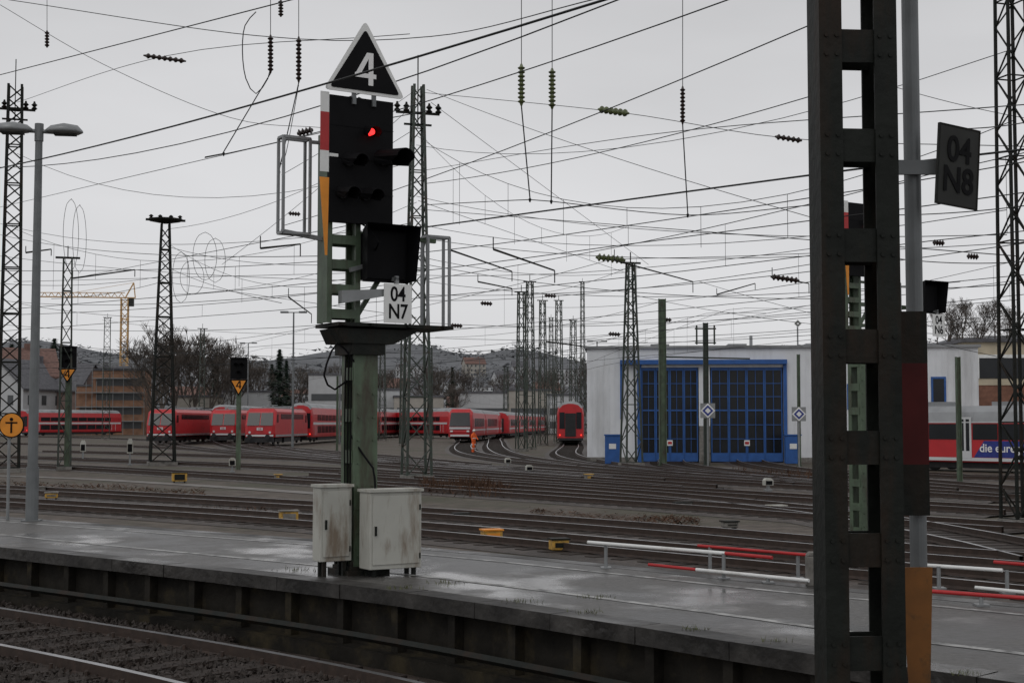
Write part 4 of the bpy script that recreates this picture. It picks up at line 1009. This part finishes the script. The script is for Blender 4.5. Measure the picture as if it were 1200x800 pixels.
for px,d,yt in((343,130,366),(290,200,402),(450,220,385),(700,170,400),(562,300,420),(398,160,400)):
    b=Vector((W(px,HY,d).x,d,0)); H=ZZ(yt,d); rt=thing('yard_lamp','slim grey yard lamp post with short arm','street lamp',b,0,'yard lamps')
    g=MB(); g.tube((0,0,0),(0,0,H),.12,.07,n=8); part('pole',g,['greyD'],rt)
    g=MB(); g.tube((-.8,0,H),(.8,0,H),.05); part('arm',g,['greyD'],rt)
    g=MB(); g.box(-1.2,-.5,-.2,.2,H-.06,H+.1); g.box(.5,1.2,-.2,.2,H-.06,H+.1); part('lamp_head',g,['greyD'],rt,split=True)
# ---------------------------------------------------------------- overhead wires
def wire(pts,r=.012,label='thin dark overhead wire spanning the tracks',n=5,name='overhead_wire',sag=0,cat='overhead wire'):
    P=[W(*p) for p in pts]
    if len(P)==2:
        m=[]
        for i in range(13):
            t=i/12; q=P[0].lerp(P[1],t); q.z-=4*sag*t*(1-t); m.append(q)
        P=m
    else: P=catmull(P,max(.15,(P[-1]-P[0]).length/24))
    g=MB(); g.path(P,r,n); return solo(name,g,['wire'],label,cat,group='overhead wires')
TK='thick dark overhead cable crossing above the platform'
wire([(-20,201,26),(735,-8,11)],.012,TK,sag=.1)
wire([(-20,196,30),(740,-6,13)],.008,TK,sag=.45)
wire([(-20,93,30),(365,-6,18)],.009)
wire([(10,0,45),(300,42,38),(505,43,34),(715,-5,25)],.012)
wire([(-10,0,60),(120,75,60),(270,138,60),(380,150,60)],.012)
wire([(240,185,34),(870,-6,18)],.010,sag=.2)
wire([(330,265,44),(960,25,22)],.011,sag=.2)
wire([(495,200,60),(760,158,40),(1210,122,25)],.011)
wire([(500,266,28),(952,205,20),(1210,174,17)],.015,TK)
wire([(490,108,61),(720,131,52),(923,162,45),(1210,172,36)],.012)
wire([(20,120,80),(193,66,50),(480,40,40)],.012)
wire([(-10,245,60),(330,166,30),(500,130,24)],.009)
for a,b,da,db,r,s in [((0,262),(480,262),70,40,.012,.8),((0,275),(380,300),60,30,.011,.3),((85,326),(420,262),70,30,.012,0),((0,332),(200,322),75,75,.016,.3),
 ((0,352),(380,342),75,40,.013,.3),((200,290),(480,302),78,60,.016,.6),((20,180),(480,190),80,60,.016,2.0),((200,268),(488,150),78,61,.015,.8),
 ((0,300),(488,330),80,61,.015,.3),((0,380),(488,372),90,61,.016,.5),((0,398),(488,420),100,61,.016,.3),((60,350),(190,330),75,78,.016,.2),((200,345),(488,285),78,61,.014,.5),
 ((190,310),(330,355),78,50,.014,.2),((488,300),(740,318),61,84,.016,.5),((488,345),(1200,285),61,30,.013,.4),((500,352),(960,308),60,40,.013,.3),((488,262),(1180,246),61,33,.013,.9),
 ((488,230),(1180,275),61,33,.013,.6),((500,280),(950,300),50,40,.013,.3),((500,310),(950,350),50,40,.013,.3),((500,330),(1200,322),60,36,.013,.6),((600,400),(1200,372),90,45,.015,.4),
 ((620,372),(1200,345),110,45,.015,.6),((488,170),(1180,60),61,33,.013,1.2),((640,360),(950,330),100,50,.015,.3),((488,395),(960,385),80,60,.015,.3),
 ((740,345),(1200,395),84,60,.016,.5),((510,395),(780,352),120,84,.018,.6),((500,420),(740,405),140,84,.02,.5),((120,375),(480,390),190,140,.026,.8),((20,355),(190,372),90,80,.016,.2),
 ((500,105),(952,255),60,40,.013,.2),((505,120),(760,310),61,84,.014,0),((488,105),(330,205),61,50,.013,.1),((488,120),(260,310),61,75,.014,.2),((500,215),(960,110),40,25,.010,.2),
 ((1030,252),(1210,240),28,24,.010,.05),((1030,300),(1210,306),34,30,.011,.1),((1030,335),(1210,330),40,34,.012,.1),((1100,150),(1210,142),24,20,.009,.05),((1030,96),(1210,140),50,45,.014,.1),
 ((820,330),(1180,420),84,60,.016,.2),((610,345),(740,312),120,84,.018,.4),((0,430),(480,410),140,120,.022,.6),((500,378),(1000,360),70,50,.014,.4),((480,322),(960,290),55,40,.012,.3)]:
    wire([(a[0],a[1],da),(b[0],b[1],db)],r*(.82 if da>40 else 1),sag=s)
for kk,zc,sh in(('T1',5.7,0),('T2',5.6,12),('T4',5.6,5),('T5',5.6,18),('T6',5.7,30),('Y3',5.6,10),('Y4',5.6,0),('Y6',5.6,20)):
    P=TR[kk]; L=[0]
    for a_,b_ in zip(P,P[1:]): L.append(L[-1]+(b_-a_).length)
    mz=lambda s: zc+.35+1.35*(abs(((s+sh)%60)/60-.5)*2)**2
    rr=.0085
    g=MB(); g.path([p+Vector((0,0,zc)) for p in P[::2]],rr,4); solo('contact_wire',g,['wire'],'contact wire hanging above a yard track','overhead wire',group='overhead wires')
    g=MB(); g.path([P[i]+Vector((0,0,mz(L[i]))) for i in range(0,len(P))],rr,4)
    s=4.0; j=0
    while s<L[-1]:
        while L[j+1]<s: j+=1
        p=P[j].lerp(P[j+1],(s-L[j])/max(1e-6,L[j+1]-L[j])); g.tube(p+Vector((0,0,zc)),p+Vector((0,0,mz(s))),.005,n=3); s+=6.5
    solo('catenary_wire',g,['wire'],'sagging catenary wire with thin droppers','overhead wire',group='overhead wires')
for (a,b,up,sag) in (((490,235,61),(740,322,84),3.0,2.2),((16,330,80),(488,318,61),3.0,2.2),((488,245,61),(1192,300,33),3.2,2.6),((190,330,80),(488,372,61),2.4,1.8)):
    A_,B_=W(*a),W(*b); lo=[];hi=[]
    for i in range(17):
        t=i/16; q=A_.lerp(B_,t); lo.append(q); hi.append(q+Vector((0,0,up-4*sag*t*(1-t))))
    g=MB(); g.path(lo,.012,4); solo('overhead_wire',g,['wire'],'taut cross-span rope between two masts','overhead wire',group='overhead wires')
    g=MB(); g.path(hi,.011,4); solo('overhead_wire',g,['wire'],'sagging cross-span rope between two masts','overhead wire',group='overhead wires')
    for i in range(1,8):
        g=MB(); g.tube(hi[2*i],lo[2*i]-Vector((0,0,.5 if i%2 else 0)),.008,n=4); solo('dropper_wire',g,['wire'],'short vertical dropper wire on the cross span','overhead wire',group='overhead wires')
def ins(a,b,R,m,n=7,label='ribbed insulator on an overhead wire'):
    A_,B_=W(*a),W(*b); prof=[(0,R*.25)]
    for i in range(n):
        t=(i+.5)/n*.9+.05; e=.32/n
        prof+=[(t-e,R*.5),(t-e*.2,R),(t+e*.4,R*.9),(t+e,R*.5)]
    prof.append((1,R*.25)); g=MB(); g.lathe(A_,B_,prof,12)
    return solo('insulator',g,[m],label,'insulator',group='insulators')
ins((168,65,50),(218,72,50),.10,'insd'); ins((701,128,52),(737,133,51),.14,'insg',6,'green glass insulator on an overhead wire'); ins((908,160,45),(940,165,45),.10,'insd',5)
ins((698,301,60),(733,305,60),.18,'insg',6,'green glass insulator on an overhead wire'); ins((903,324,50),(937,329,50),.12,'insd',6)
ins((348,157,36),(367,152,36),.11,'insd',4)
ins((317,41,30),(317,86,30),.065,'insd',9); ins((350,43,30),(350,97,30),.065,'insd',10); ins((55,36,40),(55,56,40),.07,'insd',5); ins((329,0,30),(329,20,30),.06,'insd',5)
ins((611,75,26),(611,124,26),.070,'insg',9,'hanging green glass insulator string'); ins((647,80,26),(647,128,26),.070,'insg',9,'hanging green glass insulator string'); ins((800,101,28),(800,146,28),.055,'insd',9)
for px,py,d,R in((570,355,90,.16),(645,346,100,.16),(535,381,90,.16),(780,374,80,.14),(720,391,90,.16),(1140,300,40,.09),(1100,284,40,.09),(962,382,60,.12),(345,250,70,.12)):
    ins((px-7,py,d),(px+7,py+1,d),R,'insd',4)
for px,yt,yb,d in((611,-5,75,26),(647,-5,80,26),(800,-5,101,28),(317,-5,41,30),(350,-5,43,30),(55,-5,36,40)):
    wire([(px,yt,d),(px,yb,d)],.008)
def rod(a,b,r):
    g=MB(); g.tube(W(*a),W(*b),r,n=8); g.lathe(W(*b),W(b[0],b[1]+5,b[2]),[(0,r),(.3,r*2.5),(1,r)],8); solo('tension_rod',g,['wire'],'dark hanging rod below an insulator','overhead fitting',group='overhead fittings')
rod((611,124,26),(621,232,26),.012); rod((647,128,26),(646,234,26),.012); rod((800,146,28),(806,250,28),.012); rod((350,97,30),(327,200,29),.012); rod((317,86,30),(262,178,30),.012)
wire([(500,240,34),(621,234,26),(646,236,26),(806,252,28),(955,240,24)],.009)
wire([(261,180,30),(240,184,30)],.01)
wire([(300,14,30),(287,30,30),(284,60,30),(288,92,30),(300,110,30),(314,92,30),(317,80,30)],.012,'looped jumper cable hanging between wires')
wire([(327,195,29),(335,180,29.5),(350,100,30)],.008)
for cx,cy,w,h,d in((83,275,9,42,70),(93,280,8,40,72),(240,300,14,28,70),(252,305,12,26,70),(225,325,14,20,70),(212,325,10,30,72)):
    pts=[(cx+w*math.sin(t*math.pi/6),cy-h*math.cos(t*math.pi/6),d) for t in range(13)]
    pts[-1]=(cx+1.0,cy-h,d); wire(pts,.012,'looped jumper cable hanging between wires')
for a,b,r in(((578,292,40),(650,317,40),.032),((720,305,45),(812,330,45),.026),((525,292,50),(600,318,50),.034),((305,291,40),(352,286,40),.032),((85,326,70),(158,316,70),.045),((338,348,55),(365,368,55),.03),((905,325,50),(948,332,50),.03),((640,400,90),(700,408,90),.05),((560,330,70),(600,338,70),.04),((840,345,80),(885,332,80),.04),((30,296,75),(60,292,75),.05)):
    g=MB(); g.tube(W(*a),W(*b),r,r*.7,n=8); p=W(*b); g.tube(p,p+Vector((0,0,-.35)),r*.5,n=6); q=W(*a); g.tube(q,q+Vector((0,0,.35)),r*.5,n=6)
    solo('registration_arm',g,['dark'],'dark steel registration arm steadying the contact wire','overhead fitting',group='overhead fittings')
# ---------------------------------------------------------------- person
def person(px,py,h=1.8):
    b=G(px,py)
    J={'pel':(0,0,.95),'sp':(0,.02,1.2),'ch':(0,-.02,1.42),'nk':(0,-.03,1.55),'hd':(0,-.05,1.66),'ht':(0,-.04,1.78),'ls':(-.19,0,1.44),'le':(-.27,-.02,1.16),'lh':(-.25,-.16,.93),'rs':(.19,0,1.44),'re':(.29,-.06,1.17),'rh':(.24,-.28,1.02),'lk':(-.12,-.08,.5),'lf':(-.14,.04,.08),'lt':(-.15,-.12,.04),'rk':(.12,.05,.5),'rf':(.14,.15,.08),'rtt':(.15,0,.04),'lp':(-.1,0,.88),'rp':(.1,0,.88)}
    R={'pel':.15,'sp':.14,'ch':.16,'nk':.06,'hd':.1,'ht':.07,'ls':.075,'le':.055,'lh':.04,'rs':.075,'re':.055,'rh':.04,'lk':.075,'lf':.05,'lt':.045,'rk':.075,'rf':.05,'rtt':.045,'lp':.11,'rp':.11}
    K=list(J); E=[('pel','sp'),('sp','ch'),('ch','nk'),('nk','hd'),('hd','ht'),('ch','ls'),('ls','le'),('le','lh'),('ch','rs'),('rs','re'),('re','rh'),('pel','lp'),('lp','lk'),('lk','lf'),('lf','lt'),('pel','rp'),('rp','rk'),('rk','rf'),('rf','rtt')]
    rt=thing('person','worker in orange high visibility clothing walking across the tracks','person',b,.8)
    me=bpy.data.meshes.new('body'); me.from_pydata([J[k] for k in K],[(K.index(a),K.index(c)) for a,c in E],[]); me.materials.append(M['vest'])
    o=link(bpy.data.objects.new('body',me)); o.parent=rt
    o.modifiers.new('s','SKIN')
    for i,k in enumerate(K): me.skin_vertices[0].data[i].radius=(R[k],R[k])
    me.skin_vertices[0].data[0].use_root=True
    o.modifiers.new('d','SUBSURF').levels=1
    g=MB(); g.lathe((0,-.05,1.58),(0,-.05,1.83),[(0,.05),(.25,.095),(.55,.105),(.85,.08),(1,.02)],12); part('head',g,['skin'],rt,smooth=True)
    g=MB(); g.lathe((0,-.045,1.72),(0,-.045,1.87),[(0,.118),(.3,.12),(.7,.09),(1,.02)],12); part('helmet',g,['white'],rt,smooth=True)
    g=MB()
    for z in(.3,.62):
        for x in(-.13,.13): g.tube((x,-.02,z),(x,-.02,z+.05),.088,n=10)
    g.tube((0,0,1.12),(0,0,1.17),.2,n=12); part('reflective_band',g,['white'],rt,split=True)
person(555,530)
# ---------------------------------------------------------------- world, light, camera
w=bpy.data.worlds.new('World'); S.world=w; w.use_nodes=True; n=w.node_tree.nodes; l=w.node_tree.links; n.clear()
out=n.new('ShaderNodeOutputWorld'); sky=n.new('ShaderNodeTexSky'); sky.sky_type='NISHITA'; sky.sun_disc=False; sky.sun_elevation=math.radians(48); sky.sun_rotation=math.radians(150)
b1=n.new('ShaderNodeBackground'); b1.inputs[1].default_value=.06; hs=n.new('ShaderNodeHueSaturation'); hs.inputs['Saturation'].default_value=.35
l.new(sky.outputs[0],hs.inputs['Color']); l.new(hs.outputs[0],b1.inputs[0])
tc=n.new('ShaderNodeTexCoord'); mp=n.new('ShaderNodeMapping'); mp.inputs['Scale'].default_value=(1,1,3.5)
l.new(tc.outputs['Generated'],mp.inputs[0]); nz=n.new('ShaderNodeTexNoise'); nz.inputs['Scale'].default_value=1.6; nz.inputs['Detail'].default_value=5; nz.inputs['Roughness'].default_value=.5
l.new(mp.outputs[0],nz.inputs[0])
cr=n.new('ShaderNodeMapRange'); cr.inputs[1].default_value=.3; cr.inputs[2].default_value=.7; cr.inputs[3].default_value=.62; cr.inputs[4].default_value=.80; l.new(nz.outputs['Fac'],cr.inputs[0])
sep=n.new('ShaderNodeSeparateXYZ'); l.new(tc.outputs['Generated'],sep.inputs[0])
gr=n.new('ShaderNodeMapRange'); gr.inputs[1].default_value=0; gr.inputs[2].default_value=.30; gr.inputs[3].default_value=1.06; gr.inputs[4].default_value=.86; l.new(sep.outputs[2],gr.inputs[0])
mu=n.new('ShaderNodeMath'); mu.operation='MULTIPLY'; l.new(cr.outputs[0],mu.inputs[0]); l.new(gr.outputs[0],mu.inputs[1])
b2=n.new('ShaderNodeBackground'); b2.inputs[0].default_value=(.98,.98,1.0,1); l.new(mu.outputs[0],b2.inputs[1])
mx=n.new('ShaderNodeMixShader'); mx.inputs[0].default_value=.92; l.new(b1.outputs[0],mx.inputs[1]); l.new(b2.outputs[0],mx.inputs[2]); l.new(mx.outputs[0],out.inputs[0])
sl_=bpy.data.lights.new('sun','SUN'); sl_.energy=.5; sl_.angle=math.radians(25); sl_.color=(1,.97,.93); so=link(bpy.data.objects.new('sun',sl_)); so.rotation_euler=(math.radians(42),0,math.radians(-30))
cam=bpy.data.cameras.new('camera'); cam.sensor_width=36; cam.lens=50.0; cam.clip_end=6000; cam.clip_start=.1
co=link(bpy.data.objects.new('camera',cam)); co.location=(0,0,CZ); co.rotation_euler=(math.pi/2+TH,0,0); S.camera=co
S.view_settings.view_transform='Standard'; S.view_settings.look='None'; S.view_settings.exposure=0
